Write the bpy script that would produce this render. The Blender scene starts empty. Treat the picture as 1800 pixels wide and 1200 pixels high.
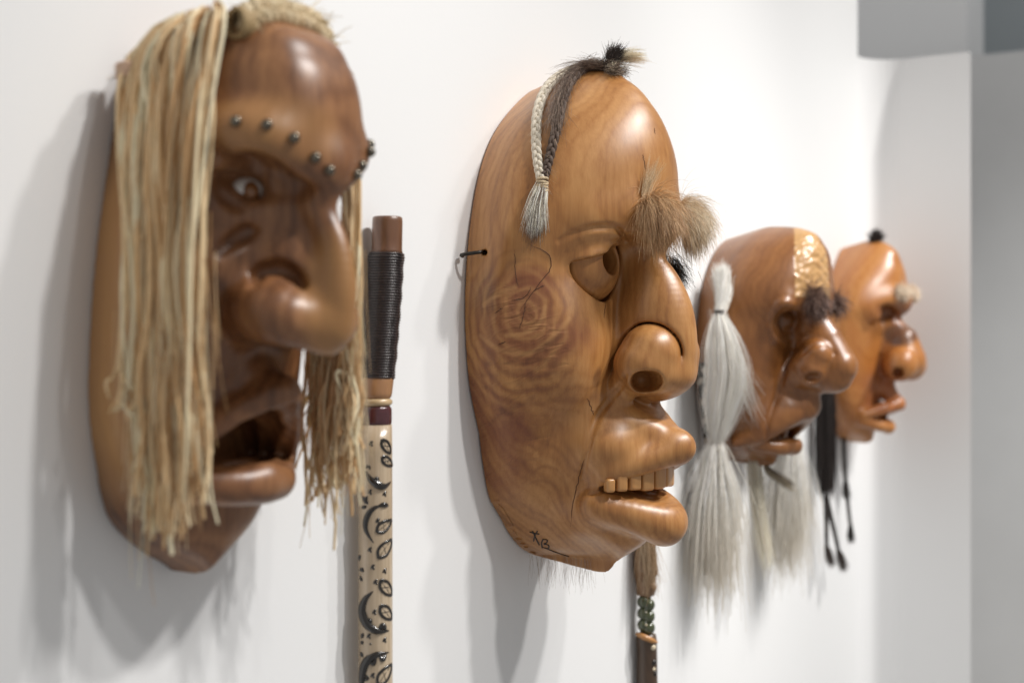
import bpy, bmesh, math, random
import numpy as np
from mathutils import Vector, Matrix
from mathutils.bvhtree import BVHTree

# ------------------------------------------------------------------ camera, world, lamps, exposure
scene = bpy.context.scene
COL = scene.collection
EYE = 1.5                                   # camera height above the floor
FPX = 2500.0                                # focal length in photo pixels (50 mm on 36 mm)
YAW = math.atan(1550 / FPX)                 # angle between the view axis and the wall
FX, FY = math.cos(YAW), math.sin(YAW)
DW = 0.68                                   # camera to wall, metres

cam_d = bpy.data.cameras.new('camera')
cam_d.sensor_width = 36.0
cam_d.lens = 50.0
cam_d.clip_start = 0.05
cam_d.clip_end = 60
cam = bpy.data.objects.new('camera', cam_d)
COL.objects.link(cam)
cam.location = (0, 0, EYE)
cam.rotation_euler = (math.radians(90), 0, YAW - math.pi / 2)
cam_d.dof.use_dof = True
cam_d.dof.focus_distance = 1.222
cam_d.dof.aperture_fstop = 4.0
cam_d.dof.aperture_blades = 0
scene.camera = cam

world = bpy.data.worlds.new('World')
scene.world = world
world.use_nodes = True
bgn = world.node_tree.nodes['Background']
bgn.inputs[0].default_value = (1.0, 0.99, 0.98, 1)
bgn.inputs[1].default_value = 0.33

def spot(name, loc, target, watts, size_deg, blend, radius, color):
    d = bpy.data.lights.new(name, 'SPOT')
    d.energy = watts
    d.spot_size = math.radians(size_deg)
    d.spot_blend = blend
    d.shadow_soft_size = radius
    d.color = color
    o = bpy.data.objects.new(name, d)
    COL.objects.link(o)
    o.location = loc
    o.rotation_euler = (Vector(target) - Vector(loc)).to_track_quat('-Z', 'Y').to_euler()
    return o

WARM = (1.0, 0.975, 0.945)
# gallery track spots above and in front of the wall; last two added fill
spot('track_and_fill_spot', (1.66, -0.85, 3.35), (1.14, 0.62, 1.5), 142, 38, 0.9, 0.07, WARM)
spot('track_and_fill_spot', (1.08, -0.90, 3.35), (0.66, 0.62, 1.5), 115, 36, 0.9, 0.07, WARM)
spot('track_and_fill_spot', (2.30, -0.80, 3.35), (1.85, 0.62, 1.2), 190, 48, 0.9, 0.07, WARM)
spot('track_and_fill_spot', (0.60, -0.95, 3.35), (0.20, 0.62, 1.4), 26, 44, 0.9, 0.07, WARM)
spot('track_and_fill_spot', (1.20, -1.30, 3.25), (2.15, 0.55, 0.85), 170, 40, 0.9, 0.07, WARM)  # added fill to brighten the lower part of the wall return
spot('track_and_fill_spot', (1.70, -1.00, 2.90), (2.66, 0.95, 2.35), 34, 34, 1.0, 0.07, (1.0, 0.99, 0.98))  # added weak fill that lifts the block above the return

scene.view_settings.view_transform = 'Standard'
scene.view_settings.look = 'None'
scene.view_settings.exposure = 0.06
scene.view_settings.gamma = 1.0
scene.view_settings.use_curve_mapping = False
scene.render.engine = 'CYCLES'
scene.cycles.use_denoising = True
scene.cycles.max_bounces = 8
scene.cycles.diffuse_bounces = 6
scene.cycles.sample_clamp_indirect = 4.0
scene.cycles.sample_clamp_direct = 20.0

rng = np.random.default_rng(7)

# ------------------------------------------------------------------ photo pixel -> place
def ray(px, py):
    r = (px - 900) / FPX
    return (FX + FY * r, FY - FX * r, (600 - py) / FPX)

def at_u(px, py, xc, u):                    # point of the ray at distance u from a mask's middle plane
    d = ray(px, py); t = (xc + u) / d[0]
    return (u, t * d[2], DW - t * d[1])

def at_w(px, py, xc, w):                    # point of the ray at distance w from the wall
    d = ray(px, py); t = (DW - w) / d[1]
    return (t * d[0] - xc, t * d[2], w)

# ------------------------------------------------------------------ node helpers
class NT:
    def __init__(self, name):
        self.m = bpy.data.materials.new(name)
        self.m.use_nodes = True
        self.t = self.m.node_tree
        self.b = self.t.nodes['Principled BSDF']
    def n(self, kind, **kw):
        nd = self.t.nodes.new(kind)
        for k, v in kw.items():
            if k.startswith('_'): setattr(nd, k[1:], v)
        return nd
    def lk(self, a, b): self.t.links.new(a, b)
    def put(self, sock, val):
        if isinstance(val, bpy.types.NodeSocket): self.lk(val, sock)
        else: sock.default_value = val
    def math(self, op, a, b=0.0, c=0.0, clamp=False):
        nd = self.n('ShaderNodeMath', _operation=op, _use_clamp=clamp)
        for i, v in enumerate((a, b, c)): self.put(nd.inputs[i], v)
        return nd.outputs[0]
    def vmath(self, op, a, b=(0, 0, 0)):
        nd = self.n('ShaderNodeVectorMath', _operation=op)
        self.put(nd.inputs[0], a); self.put(nd.inputs[1], b)
        return nd.outputs['Value'] if op in ('LENGTH', 'DOT_PRODUCT', 'DISTANCE') else nd.outputs[0]
    def mix(self, f, a, b, mode='MIX'):
        nd = self.n('ShaderNodeMix', _data_type='RGBA', _blend_type=mode)
        self.put(nd.inputs[0], f); self.put(nd.inputs[6], a); self.put(nd.inputs[7], b)
        return nd.outputs[2]
    def noise(self, vec, scale, detail=3, rough=0.5, dist=0.0):
        nd = self.n('ShaderNodeTexNoise')
        self.put(nd.inputs['Vector'], vec)
        nd.inputs['Scale'].default_value = scale
        nd.inputs['Detail'].default_value = detail
        nd.inputs['Roughness'].default_value = rough
        nd.inputs['Distortion'].default_value = dist
        return nd.outputs[0]
    def obj(self): return self.n('ShaderNodeTexCoord').outputs['Object']
    def ramp(self, f, stops):
        nd = self.n('ShaderNodeValToRGB')
        el = nd.color_ramp.elements
        while len(el) < len(stops): el.new(0.5)
        for e, (p, c) in zip(el, stops):
            e.position = p
            e.color = c if len(c) == 4 else (*c, 1)
        self.lk(f, nd.inputs[0]); return nd.outputs[0]
    def rng(self, f, a, b, c=0.0, d=1.0):
        nd = self.n('ShaderNodeMapRange')
        self.put(nd.inputs[0], f)
        for i, v in enumerate((a, b, c, d)): self.put(nd.inputs[i + 1], v)
        return nd.outputs[0]
    def attr(self, name):
        return self.n('ShaderNodeAttribute', _attribute_name=name)
    def bump(self, h, strength, dist, normal=None):
        nd = self.n('ShaderNodeBump')
        nd.inputs['Strength'].default_value = strength
        nd.inputs['Distance'].default_value = dist
        self.lk(h, nd.inputs['Height'])
        if normal is not None: self.lk(normal, nd.inputs['Normal'])
        return nd.outputs[0]

def plain(name, color, rough=0.5, metallic=0.0, var=0.15, scale=60, bump=0.0, coat=0.0):
    t = NT(name)
    o = t.obj()
    f = t.noise(o, scale, 4, 0.6)
    lo = tuple(c * (1 - var) for c in color) + (1,)
    hi = tuple(min(1, c * (1 + var)) for c in color) + (1,)
    t.lk(t.mix(t.rng(f, 0.3, 0.7), lo, hi), t.b.inputs['Base Color'])
    t.b.inputs['Roughness'].default_value = rough
    t.b.inputs['Metallic'].default_value = metallic
    t.b.inputs['Coat Weight'].default_value = coat
    t.b.inputs['Coat Roughness'].default_value = 0.15
    if bump: t.lk(t.bump(f, bump, 0.001), t.b.inputs['Normal'])
    return t.m

def wood(name, dark, mid, light, axis=(0.02, 0.12), tilt=(0.15, 0.1), ring=420.0, warp=0.012, knots=(), rough=0.3, coat=0.35, contrast=1.0, figure=1.0, brushed=True):
    """solid wood: growth rings about an axis behind the face, bent round knots, over vertical fibre"""
    t = NT(name)
    o = t.obj()
    sx = t.n('ShaderNodeSeparateXYZ'); t.lk(o, sx.inputs[0])
    x, y, z = sx.outputs
    big = t.noise(o, 7.0, 3, 0.55)
    med = t.noise(o, 22.0, 2, 0.5)
    ax = t.math('SUBTRACT', t.math('SUBTRACT', x, axis[0]), t.math('MULTIPLY', z, tilt[0]))
    ay = t.math('SUBTRACT', t.math('SUBTRACT', y, axis[1]), t.math('MULTIPLY', z, tilt[1]))
    r = t.math('SQRT', t.math('ADD', t.math('MULTIPLY', ax, ax), t.math('MULTIPLY', ay, ay)))
    r = t.math('ADD', r, t.math('MULTIPLY', t.math('SUBTRACT', big, 0.5), warp * 3.2))
    r = t.math('ADD', r, t.math('MULTIPLY', t.math('SUBTRACT', med, 0.5), warp * 0.55))
    kmask = None
    for (kc, kr, ks) in knots:
        d = t.vmath('LENGTH', t.vmath('SUBTRACT', o, kc))
        g = t.math('EXPONENT', t.math('MULTIPLY', t.math('MULTIPLY', d, d), -1.0 / (kr * kr)))
        r = t.math('ADD', r, t.math('MULTIPLY', g, ks))
        kmask = g if kmask is None else t.math('MAXIMUM', kmask, g)
    ph = t.math('MULTIPLY', r, ring)
    saw = t.math('FRACT', t.math('MULTIPLY', ph, 1 / 6.283))
    band = t.rng(t.math('ABSOLUTE', t.math('SUBTRACT', saw, 0.62)), 0.38, 0.0)                       # slow early wood, quick dark late wood
    soft = t.math('MULTIPLY', t.math('ADD', t.math('SINE', t.math('MULTIPLY', ph, 0.31)), 1.0), 0.5)
    st = t.n('ShaderNodeVectorMath', _operation='MULTIPLY'); t.lk(o, st.inputs[0]); st.inputs[1].default_value = (900, 900, 38)
    fib = t.noise(st.outputs[0], 1.0, 3, 0.6)
    st2 = t.n('ShaderNodeVectorMath', _operation='MULTIPLY'); t.lk(o, st2.inputs[0]); st2.inputs[1].default_value = (260, 260, 26)
    streak = t.noise(st2.outputs[0], 1.0, 2, 0.5)
    v = t.math('ADD', t.math('MULTIPLY', band, 0.13 * contrast), t.math('MULTIPLY', soft, 0.17 * contrast))
    v = t.math('ADD', v, t.math('MULTIPLY', t.math('SUBTRACT', big, 0.5), 0.95 * figure))
    v = t.math('ADD', v, t.math('MULTIPLY', t.math('SUBTRACT', streak, 0.5), 0.42 * contrast))
    v = t.math('ADD', v, t.math('MULTIPLY', t.math('SUBTRACT', fib, 0.5), 0.26 * contrast))
    v = t.math('ADD', v, 0.30, clamp=True)
    col = t.ramp(v, [(0.0, light), (0.5, mid), (1.0, dark)])
    if kmask is not None:
        col = t.mix(t.math('MULTIPLY', kmask, 0.55), col, (*[c * 0.75 for c in dark], 1))
    pa = t.attr('paint')
    if brushed: col = t.mix(pa.outputs['Alpha'], col, t.mix(t.rng(v, 0.1, 0.9, 0.45, 0.0), pa.outputs['Color'], col))
    t.lk(col, t.b.inputs['Base Color'])
    ra = t.attr('rugged')
    rr = t.math('ADD', t.math('MULTIPLY', t.math('SUBTRACT', med, 0.5), 0.16), rough)
    rr = t.math('ADD', rr, t.math('MULTIPLY', ra.outputs['Fac'], 0.25))
    t.lk(rr, t.b.inputs['Roughness'])
    t.b.inputs['Coat Weight'].default_value = coat
    t.b.inputs['Coat Roughness'].default_value = 0.33
    t.b.inputs['Specular IOR Level'].default_value = 0.55
    b1 = t.bump(t.math('ADD', fib, t.math('MULTIPLY', band, 0.5)), 0.10, 0.0006)
    cx = t.n('ShaderNodeCombineXYZ')
    t.lk(t.vmath('DOT_PRODUCT', o, (12, -36, 15)), cx.inputs[0]); t.lk(t.vmath('DOT_PRODUCT', o, (20, 55, 120)), cx.inputs[1]); t.lk(t.math('MULTIPLY', x, 50), cx.inputs[2])
    rg = t.noise(cx.outputs[0], 1.0, 2, 0.5, 0.8)
    b2 = t.bump(t.math('MULTIPLY', rg, ra.outputs['Fac']), 0.42, 0.006, b1)
    t.lk(b2, t.b.inputs['Normal'])
    return t.m

def hair_mat(name, rough=0.5, trans=0.0):
    t = NT(name)
    a = t.attr('tint')
    t.lk(a.outputs['Color'], t.b.inputs['Base Color'])
    t.b.inputs['Roughness'].default_value = rough
    t.b.inputs['Specular IOR Level'].default_value = 0.3
    tr = t.n('ShaderNodeBsdfTranslucent'); t.lk(a.outputs['Color'], tr.inputs[0])
    mx = t.n('ShaderNodeMixShader'); mx.inputs[0].default_value = trans
    t.lk(t.b.outputs[0], mx.inputs[1]); t.lk(tr.outputs[0], mx.inputs[2])
    t.lk(mx.outputs[0], t.t.nodes['Material Output'].inputs[0])
    return t.m

# ------------------------------------------------------------------ objects
def tag(o, label=None, cat=None, group=None, kind=None):
    if label: o['label'] = label
    if cat: o['category'] = cat
    if group: o['group'] = group
    if kind: o['kind'] = kind
    return o

def empty(name, loc):
    o = bpy.data.objects.new(name, None); COL.objects.link(o)
    o.location = loc; o.empty_display_size = 0.05
    return o

def mesh_obj(name, V, Fc, mat, parent=None, smooth=True, attrs=None):
    me = bpy.data.meshes.new(name)
    V = np.asarray(V, np.float32)
    if isinstance(Fc, np.ndarray):
        n, k = Fc.shape
        me.vertices.add(len(V)); me.vertices.foreach_set('co', V.ravel())
        me.loops.add(n * k); me.loops.foreach_set('vertex_index', Fc.astype(np.int32).ravel())
        me.polygons.add(n); me.polygons.foreach_set('loop_start', np.arange(0, n * k, k, dtype=np.int32))
        me.update(calc_edges=True); me.validate()
    else:
        me.from_pydata([tuple(map(float, p)) for p in V], [], Fc)
    if smooth: me.polygons.foreach_set('use_smooth', np.ones(len(me.polygons), bool))
    for an, (ty, arr) in (attrs or {}).items():
        at = me.attributes.new(an, ty, 'POINT')
        at.data.foreach_set('color' if ty == 'FLOAT_COLOR' else 'value', np.asarray(arr, np.float32).ravel())
    me.materials.append(mat)
    o = bpy.data.objects.new(name, me); COL.objects.link(o)
    if parent: o.parent = parent
    return o

def L(p):                                   # (u, v, w) of a mask -> its local x, y, z
    p = np.asarray(p, float)
    return np.stack([p[..., 0], -p[..., 2], p[..., 1]], -1)

# ------------------------------------------------------------------ curves
def spline(P, n):
    """Catmull-Rom through the rows of P, n samples"""
    P = np.asarray(P, float)
    if len(P) == 2:
        t = np.linspace(0, 1, n)[:, None]; return P[0] * (1 - t) + P[1] * t
    Q = np.vstack([2 * P[0] - P[1], P, 2 * P[-1] - P[-2]])
    s = np.linspace(0, len(P) - 1, n); i = np.minimum(s.astype(int), len(P) - 2); f = (s - i)[:, None]
    a, b, c, d = Q[i], Q[i + 1], Q[i + 2], Q[i + 3]
    return 0.5 * (2 * b + (c - a) * f + (2 * a - 5 * b + 4 * c - d) * f ** 2 + (3 * b - 3 * c + d - a) * f ** 3)

def interp(x, xs, ys):
    """smooth monotone-ish 1-D interpolation"""
    xs = np.asarray(xs, float); ys = np.asarray(ys, float)
    if xs[0] > xs[-1]: xs, ys = xs[::-1], ys[::-1]
    m = np.gradient(ys, xs)
    x = np.clip(x, xs[0], xs[-1]); i = np.clip(np.searchsorted(xs, x) - 1, 0, len(xs) - 2)
    h = xs[i + 1] - xs[i]; t = (x - xs[i]) / h
    return ((2 * t**3 - 3 * t**2 + 1) * ys[i] + (t**3 - 2 * t**2 + t) * h * m[i] + (-2 * t**3 + 3 * t**2) * ys[i + 1] + (t**3 - t**2) * h * m[i + 1])

def tubes(paths, radii, sides=3, flat=1.0, cap=True):
    """paths (N,K,3), radii (N,K) -> verts, quads of N tubes; flat < 1 squashes them to ribbons"""
    paths = np.asarray(paths, float); N, K, _ = paths.shape
    radii = np.broadcast_to(np.asarray(radii, float), (N, K))
    tan = np.gradient(paths, axis=1); tan /= np.linalg.norm(tan, axis=2, keepdims=True) + 1e-12
    ref = np.where(np.abs(tan[:, :1, 1:2]) < 0.9, np.array([[[0., 1, 0]]]), np.array([[[1., 0, 0]]]))
    ref = np.broadcast_to(ref, tan.shape)
    A = np.cross(tan, ref); A /= np.linalg.norm(A, axis=2, keepdims=True) + 1e-12
    B = np.cross(tan, A)
    th = np.arange(sides) * 2 * np.pi / sides
    ring = A[:, :, None] * np.cos(th)[None, None, :, None] + B[:, :, None] * (np.sin(th) * flat)[None, None, :, None]
    V = (paths[:, :, None] + ring * radii[:, :, None, None]).reshape(-1, 3)
    n, k, s = np.meshgrid(np.arange(N), np.arange(K - 1), np.arange(sides), indexing='ij')
    b = (n * K + k) * sides; s2 = (s + 1) % sides
    Fq = np.stack([b + s, b + s2, b + sides + s2, b + sides + s], -1).reshape(-1, 4)
    return V, Fq

# ------------------------------------------------------------------ carving: a distance field and its surface
def smin(a, b, k):
    if k <= 0: return np.minimum(a, b)
    h = np.maximum(k - np.abs(a - b), 0) / k
    return np.minimum(a, b) - h * h * k * 0.25
def smax(a, b, k): return -smin(-a, -b, k)

class Carving:
    def __init__(self, lo, hi, h):
        self.h = h; self.lo = np.array(lo, np.float32)
        self.n = [int((b - a) / h) + 2 for a, b in zip(lo, hi)]
        self.ax = [np.float32(lo[i]) + np.arange(self.n[i], dtype=np.float32) * np.float32(h) for i in range(3)]
    def base(self, outline, profile, rimw, pw=2.2, pe=0.6, k=0.016, lean=0.25, jaw=0.0):
        """outline: (v, half width) of the back rim; profile: (v, w) of the middle section"""
        u, v, w = self.ax
        self.outline, self.profile = np.array(outline, float), np.array(profile, float)
        U = np.abs(u)[:, None]
        a = np.maximum(interp(v, self.outline[:, 0], self.outline[:, 1]), 1e-4)
        P = interp(v, self.profile[:, 0], self.profile[:, 1])
        pwv = pw if np.isscalar(pw) else interp(v, *zip(*pw))[None]
        s = np.clip(U / a[None], 0, 1)
        Wf = rimw + (P[None] - rimw) * np.maximum(1 - s ** pwv, 0) ** pe
        gu, gv = np.gradient(Wf, self.h)
        g = np.sqrt(1 + np.minimum(gu * gu + gv * gv, 9.0))
        self.Wf = Wf
        d1 = (w[None, None] - Wf[:, :, None].astype(np.float32)) / g[:, :, None].astype(np.float32)
        # outline distance in the wall plane (polyline), with the rim drawn in towards the wall at the top
        vs = np.linspace(self.outline[:, 0].min(), self.outline[:, 0].max(), 90)
        us = interp(vs, self.outline[:, 0], self.outline[:, 1])
        pts = np.vstack([[0, vs[0]], np.stack([us, vs], 1), [0, vs[-1]]])
        UU, VV = np.meshgrid(np.abs(u), v, indexing='ij')
        best = np.full(UU.shape, 1e9)
        for p, q in zip(pts[:-1], pts[1:]):
            e = q - p; L2 = e @ e + 1e-12
            t = np.clip(((UU - p[0]) * e[0] + (VV - p[1]) * e[1]) / L2, 0, 1)
            best = np.minimum(best, (UU - p[0] - t * e[0]) ** 2 + (VV - p[1] - t * e[1]) ** 2)
        inside = (UU < np.interp(VV, vs, us)) & (VV > vs[0]) & (VV < vs[-1])
        d2 = np.where(inside, -np.sqrt(best), np.sqrt(best)).astype(np.float32)
        draw = (lean * np.maximum(0.055 - w, 0))[None, None]
        low = np.clip((-v - 0.08) / 0.06, 0, 1)[None, :, None]
        draw = draw * (1 - low) - jaw * w[None, None] * low
        D = smax(d1, (d2[:, :, None] + draw).astype(np.float32), k)
        self.D = np.maximum(D, -w[None, None] + 0.001)
        return self
    def _blk(self, lo, hi):
        sl, co = [], []
        for i in range(3):
            a = int(np.clip(math.floor((lo[i] - self.ax[i][0]) / self.h), 0, self.n[i] - 1))
            b = int(np.clip(math.ceil((hi[i] - self.ax[i][0]) / self.h) + 1, a + 1, self.n[i]))
            sl.append(slice(a, b)); co.append(self.ax[i][a:b].reshape([-1 if j == i else 1 for j in range(3)]))
        return tuple(sl), co
    def _do(self, fn, lo, hi, k, cut, mirror):
        for sg in ((1, -1) if mirror else (1,)):
            l2, h2 = np.array(lo, float), np.array(hi, float)
            if sg < 0: l2[0], h2[0] = -hi[0], -lo[0]
            m = abs(k) + 0.004
            sl, (U, V, W) = self._blk(l2 - m, h2 + m)
            d = fn(U * sg, V, W)
            self.D[sl] = smax(self.D[sl], -d, k) if cut else smin(self.D[sl], d, k)
    def ell(self, c, r, k=0.006, cut=False, mirror=False, rot=None, clip=None):
        """clip=(point, normal): keep only the side the normal points away from"""
        c = np.array(c, float); r = np.array(r, float)
        R = None if rot is None else np.array(Matrix.Rotation(math.radians(rot[1]), 3, rot[0]))
        def fn(U, V, W):
            p = [U - c[0], V - c[1], W - c[2]]
            if R is not None: p = [R[0, i] * p[0] + R[1, i] * p[1] + R[2, i] * p[2] for i in range(3)]
            k0 = np.sqrt((p[0] / r[0]) ** 2 + (p[1] / r[1]) ** 2 + (p[2] / r[2]) ** 2) + 1e-6
            k1 = np.sqrt((p[0] / r[0] ** 2) ** 2 + (p[1] / r[1] ** 2) ** 2 + (p[2] / r[2] ** 2) ** 2) + 1e-6
            d = k0 * (k0 - 1) / k1
            if clip is not None:
                cp, cn = clip; cn = np.array(cn, float) / np.linalg.norm(cn)
                d = smax(d, (U - cp[0]) * cn[0] + (V - cp[1]) * cn[1] + (W - cp[2]) * cn[2], 0.0025)
            return d.astype(np.float32)
        b = r if rot is None else np.full(3, r.max())
        self._do(fn, c - b, c + b, k, cut, mirror); return self
    def chain(self, P, r, k=0.006, cut=False, mirror=False, sub=0, us=1.0):
        """a rope of round cones through points P with radii r"""
        P = np.array(P, float); r = np.broadcast_to(np.array(r, float), (len(P),))
        if sub:
            Q = spline(np.column_stack([P, r]), sub); P, r = Q[:, :3], Q[:, 3]
        def fn(U, V, W):
            out = None
            for p, q, ra, rb in zip(P[:-1], P[1:], r[:-1], r[1:]):
                e = q - p; L2 = float(e @ e) + 1e-12
                t = np.clip(((U - p[0]) * e[0] + (V - p[1]) * e[1] + (W - p[2]) * e[2]) / L2, 0, 1)
                d = np.sqrt(((U - p[0] - t * e[0]) * us) ** 2 + (V - p[1] - t * e[1]) ** 2 + (W - p[2] - t * e[2]) ** 2) - (ra + (rb - ra) * t)
                out = d if out is None else np.minimum(out, d)
            return out.astype(np.float32)
        m = r.max()
        self._do(fn, P.min(0) - m, P.max(0) + m, k, cut, mirror); return self
    def hit(self, px, py, xc, off=0.0):
        """where the photo ray meets the carving (u, v, w)"""
        d = np.array(ray(px, py))
        ts = np.linspace(0.5, 2.6, 2400)
        X = ts * d[0] - xc; Z = ts * d[2]; W = DW - ts * d[1]
        i = ((X - self.ax[0][0]) / self.h).round().astype(int); j = ((Z - self.ax[1][0]) / self.h).round().astype(int); k = ((W - self.ax[2][0]) / self.h).round().astype(int)
        ok = (i >= 0) & (i < self.n[0]) & (j >= 0) & (j < self.n[1]) & (k >= 0) & (k < self.n[2])
        val = np.full(len(ts), 1.0); val[ok] = self.D[i[ok], j[ok], k[ok]]
        q = np.where(val < off)[0]
        if len(q) == 0: q = [np.argmin(val)]
        return np.array([X[q[0]], Z[q[0]], W[q[0]]])
    def on(self, px, py, xc, deep=0.0):
        return self.hit(px, py, xc) - np.array([0, 0, deep])
    def sample(self, P):
        P = np.asarray(P, float); s = P.shape; P = P.reshape(-1, 3)
        g = (P - self.lo) / self.h
        i = np.clip(np.floor(g).astype(int), 0, np.array(self.n) - 2); f = np.clip(g - i, 0, 1)
        out = 0
        for a in (0, 1):
            for b in (0, 1):
                for c in (0, 1):
                    wt = np.where(a, f[:, 0], 1 - f[:, 0]) * np.where(b, f[:, 1], 1 - f[:, 1]) * np.where(c, f[:, 2], 1 - f[:, 2])
                    out = out + wt * self.D[i[:, 0] + a, i[:, 1] + b, i[:, 2] + c]
        off = np.linalg.norm(np.maximum(0, np.maximum(self.lo - P, P - (self.lo + (np.array(self.n) - 1) * self.h))), axis=1)
        return (out + off).reshape(s[:-1])
    def push(self, P, gap=0.001, it=3):
        """lift points that sink into the carving back out of it"""
        P = np.array(P, float); e = self.h * 1.5
        for _ in range(it):
            d = self.sample(P)
            g = np.stack([self.sample(P + np.eye(3)[k] * e) - self.sample(P - np.eye(3)[k] * e) for k in range(3)], -1)
            g /= np.linalg.norm(g, axis=-1, keepdims=True) + 1e-9
            P = P + g * np.maximum(gap - d, 0)[..., None]
        P[..., 2] = np.maximum(P[..., 2], 0.0015)
        return P
    def surface(self):
        D = self.D; h = self.h
        D[0] = np.maximum(D[0], h); D[-1] = np.maximum(D[-1], h); D[:, 0] = np.maximum(D[:, 0], h); D[:, -1] = np.maximum(D[:, -1], h)
        D[:, :, 0] = np.maximum(D[:, :, 0], h); D[:, :, -1] = np.maximum(D[:, :, -1], h)
        ins = D < 0
        nx, ny, nz = D.shape
        cnt = np.zeros((nx - 1, ny - 1, nz - 1), np.int8)
        cor = [(a, b, c) for a in (0, 1) for b in (0, 1) for c in (0, 1)]
        for a, b, c in cor: cnt += ins[a:nx - 1 + a, b:ny - 1 + b, c:nz - 1 + c]
        I = np.argwhere((cnt > 0) & (cnt < 8))
        ids = np.full(cnt.shape, -1, np.int32); ids[tuple(I.T)] = np.arange(len(I))
        S = np.stack([D[I[:, 0] + a, I[:, 1] + b, I[:, 2] + c] for a, b, c in cor], 1).astype(np.float64)
        acc = np.zeros((len(I), 3)); m = np.zeros(len(I))
        for p in range(8):
            for q in range(p + 1, 8):
                dv = np.array(cor[q]) - np.array(cor[p])
                if np.abs(dv).sum() != 1: continue
                a, b = S[:, p], S[:, q]; ok = (a < 0) != (b < 0)
                t = np.where(ok, a / np.where(ok, a - b, 1), 0)
                acc += ok[:, None] * (np.array(cor[p])[None] + t[:, None] * dv[None]); m += ok
        V = (I + acc / m[:, None]) * h + self.lo[None]
        quads = []
        for ax in range(3):
            o1, o2 = [(1, 2), (2, 0), (0, 1)][ax]
            sl0 = [slice(None)] * 3; sl1 = [slice(None)] * 3
            sl0[ax] = slice(0, -1); sl1[ax] = slice(1, None)
            A, B = ins[tuple(sl0)], ins[tuple(sl1)]
            E = np.argwhere(A != B)
            E = E[(E[:, o1] > 0) & (E[:, o2] > 0) & (E[:, o1] < self.n[o1] - 1) & (E[:, o2] < self.n[o2] - 1)]
            e1 = np.zeros(3, int); e1[o1] = 1; e2 = np.zeros(3, int); e2[o2] = 1
            g = lambda K: ids[K[:, 0], K[:, 1], K[:, 2]]
            q = np.stack([g(E - e1 - e2), g(E - e2), g(E), g(E - e1)], 1)
            fl = A[tuple(E.T)]
            q[~fl] = q[~fl][:, ::-1]
            quads.append(q)
        Fq = np.vstack(quads); Fq = Fq[(Fq >= 0).all(1)]
        # relax a little: removes the stair steps of the grid
        nb = np.zeros_like(V); c = np.zeros(len(V))
        for it in range(2):
            nb[:] = 0; c[:] = 0
            for a, b in ((0, 1), (1, 2), (2, 3), (3, 0)):
                np.add.at(nb, Fq[:, a], V[Fq[:, b]]); np.add.at(nb, Fq[:, b], V[Fq[:, a]])
                np.add.at(c, Fq[:, a], 1); np.add.at(c, Fq[:, b], 1)
            V = V + 0.5 * (nb / np.maximum(c, 1)[:, None] - V)
        return V, Fq[:, ::-1]                # (u,v,w) -> (x,-w,v) keeps orientation flipped once

def blob(V, c, r, edge=1.0):
    """soft mask of an ellipsoid region round c"""
    q = np.sqrt((((V - np.array(c)) / np.array(r)) ** 2).sum(1))
    return np.clip((1 + edge - q) / edge, 0, 1) ** 1.0 * (q < 1 + edge)

def along(V, P, r):
    """soft mask of a stroke through the points P"""
    P = spline(np.array(P, float), 16); best = np.full(len(V), 1e9)
    for p, q in zip(P[:-1], P[1:]):
        e = q - p; t = np.clip(((V - p) @ e) / (e @ e + 1e-12), 0, 1); best = np.minimum(best, ((V - p - t[:, None] * e) ** 2).sum(1))
    return np.clip(1.4 - np.sqrt(best) / r, 0, 1)

def vnoise(V, f, seed=0):
    """cheap smooth value noise for painting wear on the vertices"""
    r = np.random.default_rng(seed); o = np.zeros(len(V))
    for i in range(10):
        k = r.normal(size=3) * f * (0.6 + 0.16 * i); o += np.sin(V @ k + r.uniform(0, 6.28)) / (1 + 0.15 * i)
    return o / 4.0

def finish(cv, name, mat, parent, paint=None, rugged=None):
    V, Fq = cv.surface()
    n = len(V)
    pc = np.zeros((n, 4)); rg = np.zeros(n)
    if paint is not None: paint(V, pc)
    if rugged is not None: rg = rugged(V)
    o = mesh_obj(name, L(V), Fq, mat, parent, True, {'paint': ('FLOAT_COLOR', pc), 'rugged': ('FLOAT', rg)})
    return o, V, Fq

def lay(pc, m, col, amt=1.0):
    """brush a wood tone over the paint attribute"""
    m = np.clip(m * amt, 0, 1)[:, None]
    a = pc[:, 3:4]; na = m + a * (1 - m)
    pc[:, :3] = np.where(na > 1e-4, (np.array(col)[None] * m + pc[:, :3] * a * (1 - m)) / np.maximum(na, 1e-4), np.array(col)[None])
    pc[:, 3:4] = na

# ------------------------------------------------------------------ hair, fur and cord
def strands(name, paths, r0, r1, cols, mat, parent, sides=3, flat=1.0, kind='stuff', tipcol=None, jit=0.12, tipfrom=0.6):
    """paths (N,K,3) in mask (u,v,w); one mesh"""
    paths = np.asarray(paths, float); N, K, _ = paths.shape
    t = np.linspace(0, 1, K)
    r0 = np.broadcast_to(np.asarray(r0, float), (N,))
    rad = r0[:, None] * (1 + (r1 - 1) * t[None] ** 1.5)
    V, Fq = tubes(L(paths), rad, sides, flat)
    c = np.asarray(cols, float)
    c = c[rng.integers(0, len(c), N)] * (1 + jit * rng.normal(size=(N, 1)))
    cc = np.repeat(c[:, None], K, 1)
    if tipcol is not None:
        f = np.clip((t - tipfrom) / (1 - tipfrom), 0, 1)[None, :, None]; cc = cc * (1 - f) + np.asarray(tipcol)[None, None] * f
    cc = np.repeat(np.clip(cc, 0.003, 0.95)[:, :, None], sides, 2).reshape(-1, 3)
    o = mesh_obj(name, V, Fq, mat, parent, True, {'tint': ('FLOAT_COLOR', np.column_stack([cc, np.ones(len(cc))]))})
    if kind: o['kind'] = kind
    return o

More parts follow.
